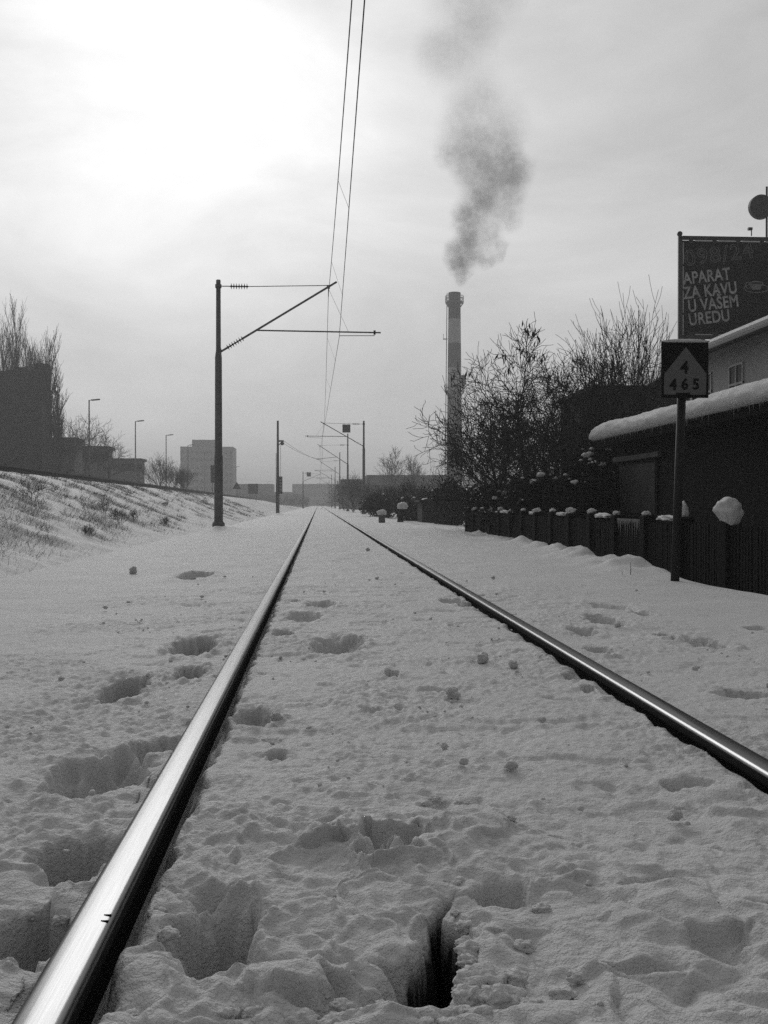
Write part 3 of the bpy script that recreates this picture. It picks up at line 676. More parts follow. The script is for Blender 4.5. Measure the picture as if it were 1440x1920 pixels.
def grow_tree(rng, h, r, levels=4, kids=(5, 6, 6, 5), spread=(.9, .9, .9, .9), length=(.55, .6, .6, .6), up=.15, wob=.18, start=.3, lean=(0, 0), nseg=6, fast=False, trunk_l=None, tw=.35, rmin=.004, droop=0.0):
    big, fine = [], []; tips = []
    def branch(p, d, L, r, lev):
        n = nseg if lev < 2 else 4 if lev == 2 else 3
        pts = [p.copy()]; dirs = [d.copy()]
        for i in range(n):
            d = d+Vector(rng.normal(0, wob, 3))*(1 if lev else tw)
            d.z += (up if lev else .05)-droop*lev*(i/n)*.3
            d.normalize(); p = p+d*(L/n); pts.append(p.copy()); dirs.append(d.copy())
        r1 = max(r*(.35 if lev else .3), rmin)
        for i in range(n):
            a, b = r+(r1-r)*i/n, r+(r1-r)*(i+1)/n
            (big if lev < 2 else fine).append((*pts[i], *pts[i+1], max(a, rmin), max(b, rmin)))
        if lev >= levels: tips.append(pts[-1]); return
        kk = kids[min(lev, len(kids)-1)]
        for j in range(kk):
            s0 = start if lev == 0 else .2
            t = s0+(1-s0)*(j+rng.random()*.9)/kk; t = min(t, .999); i = min(int(t*n), n-1); q = pts[i].lerp(pts[i+1], t*n-i)
            az = 2.4*j+rng.random()*1.2+lev
            dd = dirs[i]; u = dd.orthogonal().normalized(); v = dd.cross(u); sp_ = spread[min(lev, len(spread)-1)]*(.7+.5*rng.random())
            nd = (dd*math.cos(sp_)+(u*math.cos(az)+v*math.sin(az))*math.sin(sp_)).normalized()
            branch(q, nd, L*length[min(lev, len(length)-1)]*(1.05-.45*t if lev == 0 and not fast else .7+.5*rng.random()), (r+(r1-r)*t)*.62, lev+1)
        tips.append(pts[-1])
    branch(Vector((0, 0, -.2)), Vector((lean[0], lean[1], 1)).normalized(), (trunk_l or h), r, 0)
    if trunk_l or True:
        zm = max([s[5] for s in big+fine]); k = h/zm
        big = [tuple(np.array(s)*np.array([k]*6+[1, 1])) for s in big]; fine = [tuple(np.array(s)*np.array([k]*6+[1, 1])) for s in fine]; tips = [q*k for q in tips]
    return big, fine, tips
def tree(name, loc, label, cat, group, seed, mt='twig', mb='bark', rz=0.0, **k):
    rng = np.random.default_rng(seed); big, fine, tips = grow_tree(rng, **k)
    t = thing(name, loc, label, cat, group, rz)
    seg_mesh('trunk', big, mb, t, 6); seg_mesh('crown', fine, mt, t, 3)
    return t, tips
def ground_at(px, Y): 
    x = at(px, 945, Y).x; return (x, Y, gz(x, Y))
def height_to(py, Y, g): return at(720, py, Y).z-g
# bare fruit trees in the garden
def garden(px, Y, top, label, seed, **k):
    g = ground_at(px, Y); return tree('bare_fruit_tree', g, label, 'bare tree', 'bare trees in the garden', seed, h=height_to(top, Y, g[2]), **k)
FR = dict(levels=4, kids=(8, 7, 6, 4), spread=(.95, .85, .8, .8), length=(.62, .62, .6, .55), up=.10, wob=.22, start=.25, rmin=.0058)
t1, tips1 = garden(988, 25, 590, 'crooked bare fruit tree with withered leaves hanging from its upper twigs, right of the chimney', 11, r=.10, trunk_l=2.9, **FR)
t2, tips2 = garden(1098, 24, 640, 'bare fruit tree with an arching limb, between the crooked tree and the tall shoots', 12, r=.085, trunk_l=2.8, **FR)
t3, tips3 = garden(918, 31, 715, 'low spreading bare tree overlapping the foot of the chimney', 13, r=.09, trunk_l=2.6, **FR)
t4, tips4 = garden(940, 28, 735, 'tangled bare tree standing between the low spreading one and the crooked one', 14, r=.08, trunk_l=2.4, **FR)
t5, _ = garden(1040, 27, 700, 'thin bare tree behind the crooked fruit tree', 15, r=.07, trunk_l=2.6, **FR)
tree('bare_fruit_tree', ground_at(1128, 26), 'bare fruit tree rising over the tall shrub, between the arching limb and the shoots', 'bare tree', 'bare trees in the garden', 19, h=height_to(580, 26, -.1), r=.09, trunk_l=2.6, **FR)
g = ground_at(1188, 28)
t6, _ = tree('bare_shoot_tree', g, 'pollarded bare tree with long upright shoots beside the billboard', 'bare tree', 'bare trees in the garden', 16, h=height_to(512, 28, g[2]), r=.10, trunk_l=3.2, levels=3, kids=(13, 6, 3), spread=(.36, .28, .45), length=(1.0, .62, .4), up=.16, wob=.07, start=.3, rmin=.006)
g = ground_at(1150, 30)
t7, _ = tree('bare_shoot_tree', g, 'second clump of upright bare shoots, left of the tallest shoots', 'bare tree', 'bare trees in the garden', 17, h=height_to(575, 30, g[2]), r=.09, trunk_l=3.0, levels=3, kids=(11, 6, 3), spread=(.4, .35, .5), length=(1.0, .62, .4), up=.12, wob=.09, start=.25, rmin=.006)
t7['label'] = 'shorter clump of upright bare shoots growing before the dark outbuilding'
# withered leaves hanging from the upper twigs
def leaves(name, tips, pick, m, parent, size, rng, per=5, hang=1.0):
    V = []; F = []
    for q in pick:
        for k in range(per):
            c = Vector(q)+Vector(rng.normal(0, size*.5, 3)); c.z -= abs(rng.normal(0, size*.3))
            a = rng.random()*6.28; l = size*(.7+.7*rng.random()); wd = l*.16
            u = Vector((math.cos(a), math.sin(a), 0)); dn = Vector((rng.normal(0, .25), rng.normal(0, .25), -hang)).normalized(); b = len(V)
            V += [c, c+dn*l*.5+u*wd, c+dn*l, c+dn*l*.5-u*wd*.6+u.cross(dn)*wd]; F.append((b, b+1, b+2, b+3))
    mesh_obj(name, V, F, m, parent)
rng = np.random.default_rng(31)
for tt, tp in ((t1, tips1), (t2, tips2)):
    zz = sorted(tp, key=lambda v: -v.z); pick = [zz[i] for i in rng.choice(len(zz)//5, 13 if tt is t1 else 6, replace=False)]
    leaves('withered_leaves', tp, pick, 'dry_leaf', tt, .17, rng, 4)
# evergreen shrubs behind the fence, flecked with snow
def shrub(loc, rx, ry, h, label, seed, group, n=5200, leaf=.05, m='dark_leaf', snow=16, name='evergreen_shrub'):
    rng = np.random.default_rng(seed); t = thing(name, loc, label, 'shrub', group)
    d = rng.normal(0, 1, (n, 3)); d /= np.linalg.norm(d, axis=1, keepdims=True); rad = .35+.65*rng.random(n)**.5
    lob = np.array([1+.35*mnoise.fractal(Vector(v)*1.6+Vector((seed, 0, 0)), 1, 2, 3) for v in d])
    P = d*rad[:, None]*lob[:, None]*np.array([[rx, ry, h*.52]])+np.array([[0, 0, h*.5]]); P[:, 2] = np.maximum(P[:, 2], .02)
    a = rng.normal(0, 1, (n, 3)); a /= np.linalg.norm(a, axis=1, keepdims=True); b = np.cross(a, rng.normal(0, 1, (n, 3))); b /= np.linalg.norm(b, axis=1, keepdims=True)
    s = leaf*(.6+.8*rng.random((n, 1)))
    V = np.stack([P-a*s, P+b*s*.45, P+a*s, P-b*s*.45], 1).reshape(-1, 3); F = np.arange(4*n).reshape(n, 4)
    big_mesh('foliage', V, F, m, True, t)
    segs = []
    for i in range(26):
        q = P[rng.integers(n)]; segs.append((rng.normal(0, .08), rng.normal(0, .08), -.1, *q, .018, .004))
    seg_mesh('stem', segs, 'bark', t, 4)
    if snow:
        Vs, Fs = [], []
        top = np.argsort(-(P[:, 2]/h+.5*rng.random(n)-.25*P[:, 1]/ry-.2*P[:, 0]/rx))[:snow*14]
        for k in rng.choice(top, snow, replace=False):
            r = .017*(1+.02*loc[1])*(.5+rng.random()**2*2.2); v, f = blob(P[k]*1.02, (r*1.5, r*1.4, r*.8), int(k), .5, 2, sub=2); bq = len(Vs); Vs += v; Fs += [tuple(i+bq for i in ff) for ff in f]
        mesh_obj('snow_clumps', Vs, Fs, 'snow', t, True)
    return t
SG_ = 'shrubs behind the picket fence'
for (px, Y, wpx, top, lab, seed) in (
    (890, 29, 62, 905, 'dark evergreen shrub at the far end of the picket fence', 51),
    (950, 25, 72, 900, 'dense dark shrub below the tangled bare tree', 52),
    (1025, 22, 80, 885, 'broad dark shrub sprinkled with snow, under the crooked fruit tree', 53),
    (1095, 20.5, 72, 862, 'dark snow-flecked shrub against the end of the shed', 54),
    (1140, 22, 56, 815, 'tall dark shrub rising over the shed roof end', 55)):
    x = at(px, 945, Y).x; x = max(x, 4.95); g = gz(x, Y); rx = wpx*Y/FPX
    shrub((x, Y, g), rx, rx*1.1, at(720, top, Y).z-g, lab, seed, SG_, snow=14)
for (px, Y, top, lab, seed) in ((880, 30, 835, 'twiggy bare bush before the base of the chimney', 61), (1012, 23, 770, 'wiry bare bush between the evergreens', 62), (1075, 23, 760, 'wiry bare bush beside the shed end', 63), (1205, 33, 730, 'twiggy bush before the dark outbuilding wall', 64), (1255, 31, 740, 'twiggy bush behind the shed roof snow', 65)):
    g = ground_at(px, Y)
    tree('bare_bush', g, lab, 'bare bush', 'bare bushes in the garden', seed, h=height_to(top, Y, g[2]), r=.035, trunk_l=1.2, levels=3, kids=(14, 8, 5), spread=(.6, .7, .8), length=(1.5, .55, .5), up=.12, wob=.2, start=.02, rmin=.004)
# distant bushes and trees on the right
DG = 'distant bare bushes along the line'
for (px, Y, top, lab, seed, sp_) in ((662, 95, 880, 'bare bush around the feet of the nearer masts', 71, .5), (645, 125, 888, 'fainter bare bush beyond the taller mast', 72, .5), (700, 75, 905, 'low dark bush behind the mast with the plate', 73, .8), (728, 66, 905, 'dark bush behind the concrete post', 74, .8), (765, 60, 893, 'dark tangled bush above the snow-capped stump', 75, .8), (800, 56, 896, 'dark bush before the low shed wall', 76, .8), (835, 60, 905, 'dark bush at the base of the chimney', 77, .8), (690, 105, 903, 'hazy bush beside the first far mast', 78, .8)):
    g = ground_at(px, Y)
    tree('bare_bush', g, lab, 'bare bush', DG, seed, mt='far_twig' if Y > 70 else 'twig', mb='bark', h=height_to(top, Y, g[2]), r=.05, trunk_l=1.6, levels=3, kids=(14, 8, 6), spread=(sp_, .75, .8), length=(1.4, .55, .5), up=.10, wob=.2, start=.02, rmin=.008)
for (px, Y, wpx, top, lab, seed) in ((715, 62, 40, 925, 'low dark evergreen mound behind the concrete post', 81), (775, 52, 40, 930, 'low dark evergreen mound behind the snow-capped stump', 82), (845, 44, 40, 905, 'evergreen shrub before the low shed by the chimney', 83)):
    x = at(px, 945, Y).x; g = gz(x, Y); rx = wpx*Y/FPX
    shrub((x, Y, g), rx, rx*.8, at(720, top, Y).z-g, lab, seed, 'low evergreens along the line', n=2600, leaf=.09, snow=10, m='far_leaf')
for (px, Y, top, lab, seed) in ((735, 130, 836, 'taller of the two hazy bare trees between mast and chimney', 84), (771, 130, 850, 'shorter of the two hazy bare trees, nearer the chimney', 85)):
    g = ground_at(px, Y)
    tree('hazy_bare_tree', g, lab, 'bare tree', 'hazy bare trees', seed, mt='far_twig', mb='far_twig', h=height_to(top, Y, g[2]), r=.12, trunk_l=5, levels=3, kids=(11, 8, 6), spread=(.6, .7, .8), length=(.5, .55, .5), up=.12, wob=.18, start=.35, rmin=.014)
# poplars and bushes on the left
PG = 'poplars around the dark block'
for (px, Y, top, lab, seed) in ((6, 150, 595, 'poplar at the edge of the row, behind the dark block', 91), (36, 148, 556, 'tallest poplar of the row', 92), (22, 152, 618, 'poplar just before the tallest one', 93), (60, 150, 634, 'poplar next after the tallest one', 94), (76, 150, 640, 'slim pointed poplar behind the roof hut', 95), (97, 126, 612, 'split-topped poplar at the corner of the dark block', 96), (110, 128, 690, 'outermost low poplar with feathery branches', 97), (-14, 150, 600, 'poplar at the outer end of the row, cut by the picture edge', 98), (52, 153, 604, 'poplar just after the tallest one, slightly lower', 121), (68, 152, 652, 'short poplar squeezed in before the slim pointed one', 122), (86, 151, 664, 'lowest poplar, behind the corner hut of the block', 123), (14, 155, 640, 'short poplar filling the gap near the outer end of the row', 124)):
    g = ground_at(px, Y); h = height_to(top, Y, g[2])
    tree('bare_poplar', g, lab, 'poplar', PG, seed, mt='poplar_twig', mb='poplar_twig', h=h, r=.22, trunk_l=h, levels=3, kids=(26, 7, 5), spread=(.32, .32, .4), length=(.30, .5, .5), up=.20, wob=.08, start=.08, rmin=.013, tw=.06)
for (px, Y, top, lab, seed, k) in ((130, 135, 778, 'bare tree above the low dark wing beside the block', 101, .6), (158, 140, 776, 'forked bare tree before the first street lamp', 102, .7), (205, 145, 800, 'wide leaning bare tree beyond the first street lamp', 103, 1.0)):
    g = ground_at(px, Y); tree('bare_street_tree', g, lab, 'bare tree', 'bare trees by the road', seed, mt='poplar_twig', mb='poplar_twig', h=height_to(top, Y, g[2]), r=.16, trunk_l=5, levels=3, kids=(10, 8, 6), spread=(k, .7, .8), length=(.6, .55, .5), up=.10, wob=.18, start=.3, rmin=.016)
for (px, Y, top, wd, lab, seed) in ((298, 112, 848, .7, 'big round bare bush on the embankment crest', 104), (345, 120, 872, .7, 'smaller bare bush on the crest before the tower block', 105), (325, 118, 866, .7, 'bare bush joining the two on the crest', 106)):
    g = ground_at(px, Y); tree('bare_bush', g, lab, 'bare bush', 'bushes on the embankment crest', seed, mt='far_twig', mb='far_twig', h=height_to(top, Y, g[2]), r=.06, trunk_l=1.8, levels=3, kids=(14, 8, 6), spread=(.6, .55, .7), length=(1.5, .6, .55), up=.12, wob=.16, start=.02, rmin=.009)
# scrub on the slope
for (px, py, hh, lab, seed) in ((225, 985, .9, 'dead bramble bush in the middle of the snowy slope', 111), (195, 965, .8, 'wiry dead bush high on the snowy slope', 112), (250, 975, .6, 'small dead bush beside the bramble on the slope', 113), (60, 940, 1.0, 'dark scrub bush near the crest of the slope', 114), (310, 985, .5, 'lone dead weed where the slope meets the ditch', 115), (165, 1005, .4, 'dead weed low on the slope above the smooth drift', 116), (310, 950, .45, 'sparse dead weed on the bare snow below the crest', 117)):
    # march along the view ray to the slope
    Y = 8.0
    while Y < 200:
        q = at(px, py, Y)
        if q.z < gz(q.x, Y): break
        Y += .15
    tree('dead_bush', (q.x, Y, gz(q.x, Y)), lab, 'dead bush', 'dead scrub on the slope', seed, mt='grass_dry', mb='bark', h=hh*(1.0), r=.012, trunk_l=.5, levels=3, kids=(12, 6, 4), spread=(.8, .8, .8), length=(1.4, .55, .5), up=.08, wob=.25, start=.02, rmin=.004)
# dry grass poking through the snow of the slope
def dry_grass():
    rng = np.random.default_rng(77); n = 130000
    x = rng.uniform(-13.9, -5.3, n); y = 9+ (rng.random(n)**1.5)*130
    gm = perlin(x/3.1, y/3.1, 46)+.6*perlin(x/.72, y/1.4, 47)+.3*perlin(x/.25, y/.5, 48)
    bias = .5*np.exp(-((x+9.2)/2.6)**2)*(1-sstep(34, 75, y))+.34*sstep(-8.5, -12, x)*(1-.75*sstep(40, 120, y))-.26
    keep = (gm+bias > .12) & (rng.random(n) < .12+.88*sstep(-6.7, -8.2, x+.8*perlin(x/3, y/3, 64))); x, y = x[keep], y[keep]; n = len(x); z = base_z(x, y)
    h = .05+.22*rng.random(n)**2; a = rng.random(n)*6.28; wd = .004+.00011*y
    lx, ly = rng.normal(.04, .10, n), rng.normal(0, .09, n)
    P = np.stack([x, y, z-.05], -1); dx = np.stack([np.cos(a)*wd, np.sin(a)*wd, 0*a], -1)
    T = P+np.stack([lx*(1+h*4), ly*(1+h*4), h+.05], -1)
    V = np.stack([P-dx, P+dx, T], 1).reshape(-1, 3); F = np.arange(3*n).reshape(n, 3)
    tag(big_mesh('dry_grass', V, F, 'grass_dry', False), 'dead grass blades poking through the snow of the embankment', 'dry grass', kind='stuff')
dry_grass()

# ------------------------------------------------------------------ guard rail, lamps, signs on the road
gr = thing('guard_rail', (-14.6, 40, gz(-14.6, 40)), 'dark crash barrier running along the crest of the embankment', 'crash barrier')
o = gr.location; pts = []
prof = [(-.03, .04), (.03, .14), (-.01, .26), (.03, .38), (-.03, .48)]
V = []; F = []; ys = list(range(10, 330, 8))
for i, yy in enumerate(ys):
    z = gz(-14.6, yy); V += [(a, yy-o.y, b*1.0+.02+z-o.z) for a, b in prof]
    if i:
        for k in range(4): F.append((i*5-5+k, i*5-4+k, i*5+1+k, i*5+k))
mesh_obj('beam', V, F, 'barrier', gr)
for yy in range(20, 320, 6):
    z = gz(-14.6, yy); MB().box((-.09, yy-o.y, z+.2-o.z), (.06, .10, .75)).build('post', 'barrier', gr)
LX = -30.4; names = ['nearest street lamp, towering over the low dark wings', 'second street lamp, standing before the flat-roofed hall', 'third street lamp, rising behind the round bush', 'street lamp in front of the edge of the tower block', 'street lamp against the middle of the tower block', 'street lamp hidden behind the lone arm mast', 'street lamp just beyond the lone arm mast']
def lamp(Y, label):
    g = gz(LX, Y); zt = CAM_H+.4565*30.4-g
    t = thing('street_lamp', (LX, Y, g), label, 'street lamp', 'street lamps along the road')
    MB().tube([(0, 0, -.2), (0, 0, 2), (0, 0, zt)], [.16, .13, .085], 10).build('pole', 'mast_paint', t, True)
    MB().tube([(0, 0, zt-.05), (.3, 0, zt+.02)], .05, 6).build('arm', 'mast_paint', t)
    MB().box((.85, 0, zt+.05), (1.15, .4, .17), rot=Matrix.Rotation(R(-6), 3, 'Y'), bev=.05).build('lamp_head', 'mast_paint', t)
lamp(140.5, names[0])
for k in range(1, 5): lamp(140.5+35*k, names[k])
lamp(140.5+35*7, 'small faint street lamp right of the tower block, near the warning sign'); lamp(140.5+35*14, 'tiny faint street lamp beside the tension mast')
def facing(p): return math.atan2(-p[0], p[1])*-1*0
# warning triangle
Y = 172; c = at(444, 911, Y); g = gz(c.x, Y); t = thing('warning_sign', (c.x, Y, g), 'triangular road warning sign with a dark rim, on the crest beyond the lone mast', 'road sign'); k = Y/FPX
tri = lambda r: [(r*math.cos(R(90+120*i)), c.z-.1-g+r*math.sin(R(90+120*i))) for i in range(3)]
MB().prism(tri(9*k), 'y', 0, .04).build('rim', 'black_paint', t); MB().prism(tri(5.4*k), 'y', -.02, -.004).build('face', 'concrete', t)
MB().tube([(0, .08, -.3), (0, .08, c.z-g)], .05, 8).build('pole', 'mast_paint', t)
MB().tube([(0, -.03, c.z-.1-g-.1), (0, -.03, c.z-g+.25)], .07, 6).build('symbol', 'black_paint', t)
for (px0, px1, py0, py1, Y, lab) in ((395, 410, 872, 905, 150, 'tall dark road board half hidden behind the lone arm mast'), (465, 484, 907, 926, 205, 'dark square road board seen from behind, between warning sign and tension mast')):
    a, b = at(px0, py0, Y), at(px1, py1, Y); x = (a.x+b.x)/2; g = gz(x, Y)
    t = thing('road_board', (x, Y, g), lab, 'road board', 'road boards on the crest')
    MB().box((0, 0, (a.z+b.z)/2-g), (b.x-a.x, .12, a.z-b.z), bev=.03).build('board', 'block_dark', t)
    m = MB()
    for s in (-.3, .3): m.tube([(s*(b.x-a.x), .14, -.3), (s*(b.x-a.x), .14, a.z-g-.1)], .06, 8)
    m.build('support', 'mast_paint', t)

# ------------------------------------------------------------------ buildings far off
def building(name, px0, px1, top, Y, depth, label, m, zb=None, wins=None, cat='building', over=0.0, rw=.15):
    a, b = at(px0, top, Y), at(px1, top, Y); x = (a.x+b.x)/2; g = gz(x, Y); W = b.x-a.x; H = a.z-g
    t = thing(name, (x, Y, g), label, cat)
    MB().box((0, depth/2, (H-.3)/2-.75), (W-2*over, depth, H+1.2)).build('wall', m, t)
    MB().box((0, depth/2, H-.15+rw/2), (W, depth+2*over+.1, .3+rw)).build('roof', m if over == 0 else 'block_dark', t)
    if wins:
        nx_, nz_, ww, wh, mm = wins
        for i in range(nx_):
            for j in range(nz_):
                cx = -W/2+W*(i+.5)/nx_; cz = H*(j+.6)/nz_
                f = MB().box((cx, -.03, cz), (ww, .10, wh)).build('window', mm, t)
    return t, W, H
t, W, H = building('dark_block', -140, 79, 696, 134, 4, 'tall dark windowless-looking block half hidden by poplars', 'block_dark')
MB().box((W/2-.5, 2, H+.65), (1.5, 2, 1.1)).build('roof_hut', 'block_dark', t); MB().box((W/2-3.2, 2.5, H+.4), (1.6, 2, .8)).build('roof_hut', 'block_dark', t)
MB().box((W/2+.2, 1, H-2.4), (.4, 1.2, .9)).build('balcony', 'block_dark', t)
building('low_wing', 78, 143, 822, 150, 5, 'dark low wing beside the tall dark block', 'block_mid', wins=(4, 2, 1.2, 1.3, 'window_dark'), over=.25)
building('middle_wing', 140, 203, 838, 164, 5, 'dark flat-roofed wing behind the first street lamp', 'block_mid', wins=(4, 2, 1.4, 1.4, 'window_dark'), over=.3)
building('flat_hall', 199, 266, 861, 184, 5, 'grey flat-roofed hall with an overhanging roof edge, behind the second lamp', 'block_mid', wins=(6, 2, 1.2, 1.2, 'window_dark'), over=.35)
t, W, H = building('tower_block', 338, 437, 838, 395, 16, 'pale tower block in the haze behind the lone arm mast', 'block_light', wins=None, cat='tower block')
a, b = at(360, 824, 396), at(412, 824, 396)
MB().box(((a.x+b.x)/2-t.location.x, 6, H+1.2), (b.x-a.x, 10, 3.2)).build('roof_storey', 'block_light', t)
for i in range(11):
    for j in range(7):
        MB().box((-W/2+W*(i+.5)/11, -.02, 2.2+(H-2.6)*(j+.4)/7), (1.0, .1, 1.3)).build('window', 'far_house', t)
building('long_terrace', 440, 512, 908, 420, 15, 'long low hazy terrace between tower block and tension mast', 'far_house', wins=(14, 2, 1.2, 1.4, 'window_dark'))
building('hazy_flats', 548, 640, 908, 520, 20, 'hazy block of flats where the rails vanish', 'far_house', wins=(14, 3, 1.6, 1.6, 'window_dark'))
building('hazy_flats', 500, 560, 923, 480, 18, 'lower hazy building left of the vanishing rails', 'far_house', wins=(10, 2, 1.6, 1.6, 'window_dark'))
building('factory_hall', 688, 842, 892, 190, 20, 'long hazy factory hall behind the bushes at the foot of the chimney', 'far_house', wins=(12, 1, 3, 1.5, 'window_dark'))
building('factory_annex', 640, 694, 900, 200, 18, 'low annex of the factory hall behind the masts', 'far_house', wins=(5, 1, 2.5, 1.4, 'window_dark'))
# tree belt in the far distance, one mass
def far_wood():
    rng = np.random.default_rng(5); segs = []
    for i in range(900):
        x = rng.uniform(-75, 10); y = 300+rng.random()*60; 
        if -3.5 < x < 4.2: continue
        h = 1.5+2.6*rng.random()
        if x < -6: h *= 1.1
        for k in range(16):
            a = rng.random()*6.28; s = rng.random()*.9
            b = np.array([x+math.cos(a)*s*.6, y+math.sin(a)*s*.6, h*(.1+.5*rng.random())]); e = b+np.array([rng.normal(0, .5), rng.normal(0, .5), h*(.2+.3*rng.random())])
            segs.append((*b, *e, .05, .02))
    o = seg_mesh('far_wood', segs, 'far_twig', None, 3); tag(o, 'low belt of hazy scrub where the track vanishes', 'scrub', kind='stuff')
far_wood()
# hut and gate near the chimney foot
a, b = at(792, 948, 47), at(868, 985, 47); x = (a.x+b.x)/2; g = gz(x, 47)
t = thing('garden_hut', (x, 47, g), 'small low hut with a snowy flat roof and pale door before the chimney', 'hut'); W = b.x-a.x; H = at(800, 941, 47).z-g
MB().box((0, 1.2, H/2-.1), (W, 2.2, H+.2)).build('wall', 'block_dark', t); MB().box((.0, 1.2, H+.04), (W+.3, 2.6, .1)).build('roof', 'gutter', t)
V, F = blob((-.2, 1.1, H+.10), (W*.34, 1.2, .10), 5, .3, 2, flat=.5); mesh_obj('roof_snow', V, F, 'snow', t, True)
MB().box((.15, .06, H*.42), (.75, .08, H*.82)).build('door', 'concrete', t)
# concrete post and stump with snow caps
Y = 40.5; c = at(716, 979, Y); g = gz(c.x, Y)
t = thing('marker_post', (c.x, Y, g), 'short square concrete post wearing a round snow cap, right of the rails', 'marker post')
h = at(716, 966, Y).z-g; MB().box((0, 0, h/2-.1), (.25, .22, h+.2), bev=.02).build('post', 'concrete', t)
V, F = blob((0, 0, h+.09), (.19, .18, .13), 9, .15, 1.5, flat=.6); mesh_obj('snow_cap', V, F, 'snow', t, True)
Y = 42; c = at(752, 978, Y); g = gz(c.x, Y)
t = thing('leaning_stump', (c.x, Y, g), 'dark leaning stump topped by a ball of snow, beside the concrete post', 'stump'); h = at(754, 953, Y).z-g
MB().tube([(-.12, 0, -.2), (-.04, 0, h*.4), (.05, 0, h)], [.07, .09, .12], 8).tube([(.0, 0, h*.35), (.28, .05, h*.7), (.3, .05, h*.95)], [.05, .04, .02], 6).tube([(.05, .1, -.1), (.03, .05, h*.8)], [.06, .05], 6).build('stem', 'bark', t, True)
V, F = blob((.06, 0, h+.08), (.22, .2, .17), 12, .25, 1.6, flat=.6); mesh_obj('snow_cap', V, F, 'snow', t, True)

# ------------------------------------------------------------------ chimney and smoke
CY = 220; c = at(852, 945, CY); g = gz(c.x, CY); K = CY/FPX
ch = thing('factory_chimney', (c.x, CY, g), 'tall banded factory chimney with galleries and ladder, smoking above the bare trees', 'chimney')
zz = lambda py: at(852, py, CY).z-g
rad = lambda py: (11.2+(py-548)*.0105)*K
m = MB(); pys = [960, 900, 850, 800, 734, 690, 644, 599, 575, 556, 549]; m.tube([(0, 0, zz(p)) for p in pys], [rad(p) for p in pys[:-2]]+[rad(556)*1.04, rad(548)*1.03], 36)
cm_ = bpy.data.materials.new('chimney_bands'); cm_.use_nodes = True; q_ = cm_.node_tree; pb_ = q_.nodes['Principled BSDF']; pb_.inputs['Roughness'].default_value = .9
co_ = N(q_, 'ShaderNodeTexCoord'); se_ = N(q_, 'ShaderNodeSeparateXYZ'); q_.links.new(co_.outputs['Object'], se_.inputs[0])
val = None
for pa, pb2, dv in ((644, 599, .30), (734, 690, .27), (960, 734, .07)):
    lo, hi = zz(pa), zz(pb2)
    s = M_(q_, 'MULTIPLY', M_(q_, 'MULTIPLY', M_(q_, 'GREATER_THAN', se_.outputs['Z'], lo), M_(q_, 'LESS_THAN', se_.outputs['Z'], hi)), dv); val = s if val is None else M_(q_, 'ADD', val, s)
no_ = N(q_, 'ShaderNodeTexNoise'); no_.inputs['Scale'].default_value = .6; no_.inputs['Detail'].default_value = 6; q_.links.new(co_.outputs['Object'], no_.inputs['Vector'])
q_.links.new(M_(q_, 'MULTIPLY', M_(q_, 'ADD', val, .04), M_(q_, 'ADD', no_.outputs['Fac'], .5)), pb_.inputs['Base Color']); MAT['chimney_bands'] = cm_
m.build('shaft', 'chimney_bands', ch, True)
def gallery(py, w=1.25):
    z = zz(py); r = rad(py); m = MB(); ro = r+w
    for (r0, zA, r1, zB) in ((r-.05, z-.1, ro, z-.1), (ro, z-.1, ro, z+.08), (ro, z+.08, r-.05, z+.08)):
        b = [(r0*math.cos(2*math.pi*i/32), r0*math.sin(2*math.pi*i/32), zA) for i in range(32)]+[(r1*math.cos(2*math.pi*i/32), r1*math.sin(2*math.pi*i/32), zB) for i in range(32)]
        m.add(b, [(i, (i+1) % 32, 32+(i+1) % 32, 32+i) for i in range(32)])
    for i in range(16):
        a = 2*math.pi*i/16; m.tube([(ro*math.cos(a), ro*math.sin(a), z), (ro*math.cos(a), ro*math.sin(a), z+1.3)], .05, 5); m.tube([(r*math.cos(a), r*math.sin(a), z-1.0), (ro*math.cos(a), ro*math.sin(a), z-.1)], .07, 5)
    for h in (.7, 1.3): m.tube([(ro*math.cos(2*math.pi*i/32), ro*math.sin(2*math.pi*i/32), z+h) for i in range(33)], .05, 5, False)
    m.build('gallery', 'mast_paint', ch)
gallery(567, .65); gallery(733, .6)
lm = MB()
lpts = [(p, -rad(p)-.32) for p in (940, 850, 733, 640, 550)]
for dy in (-.25, .25): lm.tube([(x_, dy, zz(p)) for p, x_ in lpts], .06, 5)
z = zz(940)
while z < zz(550):
    t_ = (z-zz(940))/(zz(550)-zz(940)); x_ = lpts[0][1]+(lpts[-1][1]-lpts[0][1])*t_; lm.tube([(x_, -.25, z), (x_, .25, z)], .03, 4); z += 1.0
for p in (636, 795, 885, 930):
    lm.box((-rad(p)-.6, 0, zz(p)), (.9, .8, .12)); lm.tube([(-rad(p)-1.0, 0, zz(p)), (-rad(p)-1.0, 0, zz(p)+1.1)], .05, 5)
lm.build('ladder', 'mast_paint', ch)
MB().box((rad(712)+.5, 0, zz(712)), (1.0, 1.2, 1.9), bev=.1).tube([(rad(725)+.2, 0, zz(722)), (rad(712)+.4, 0, zz(716))], .25, 8).build('aerial_box', 'mast_base', ch)

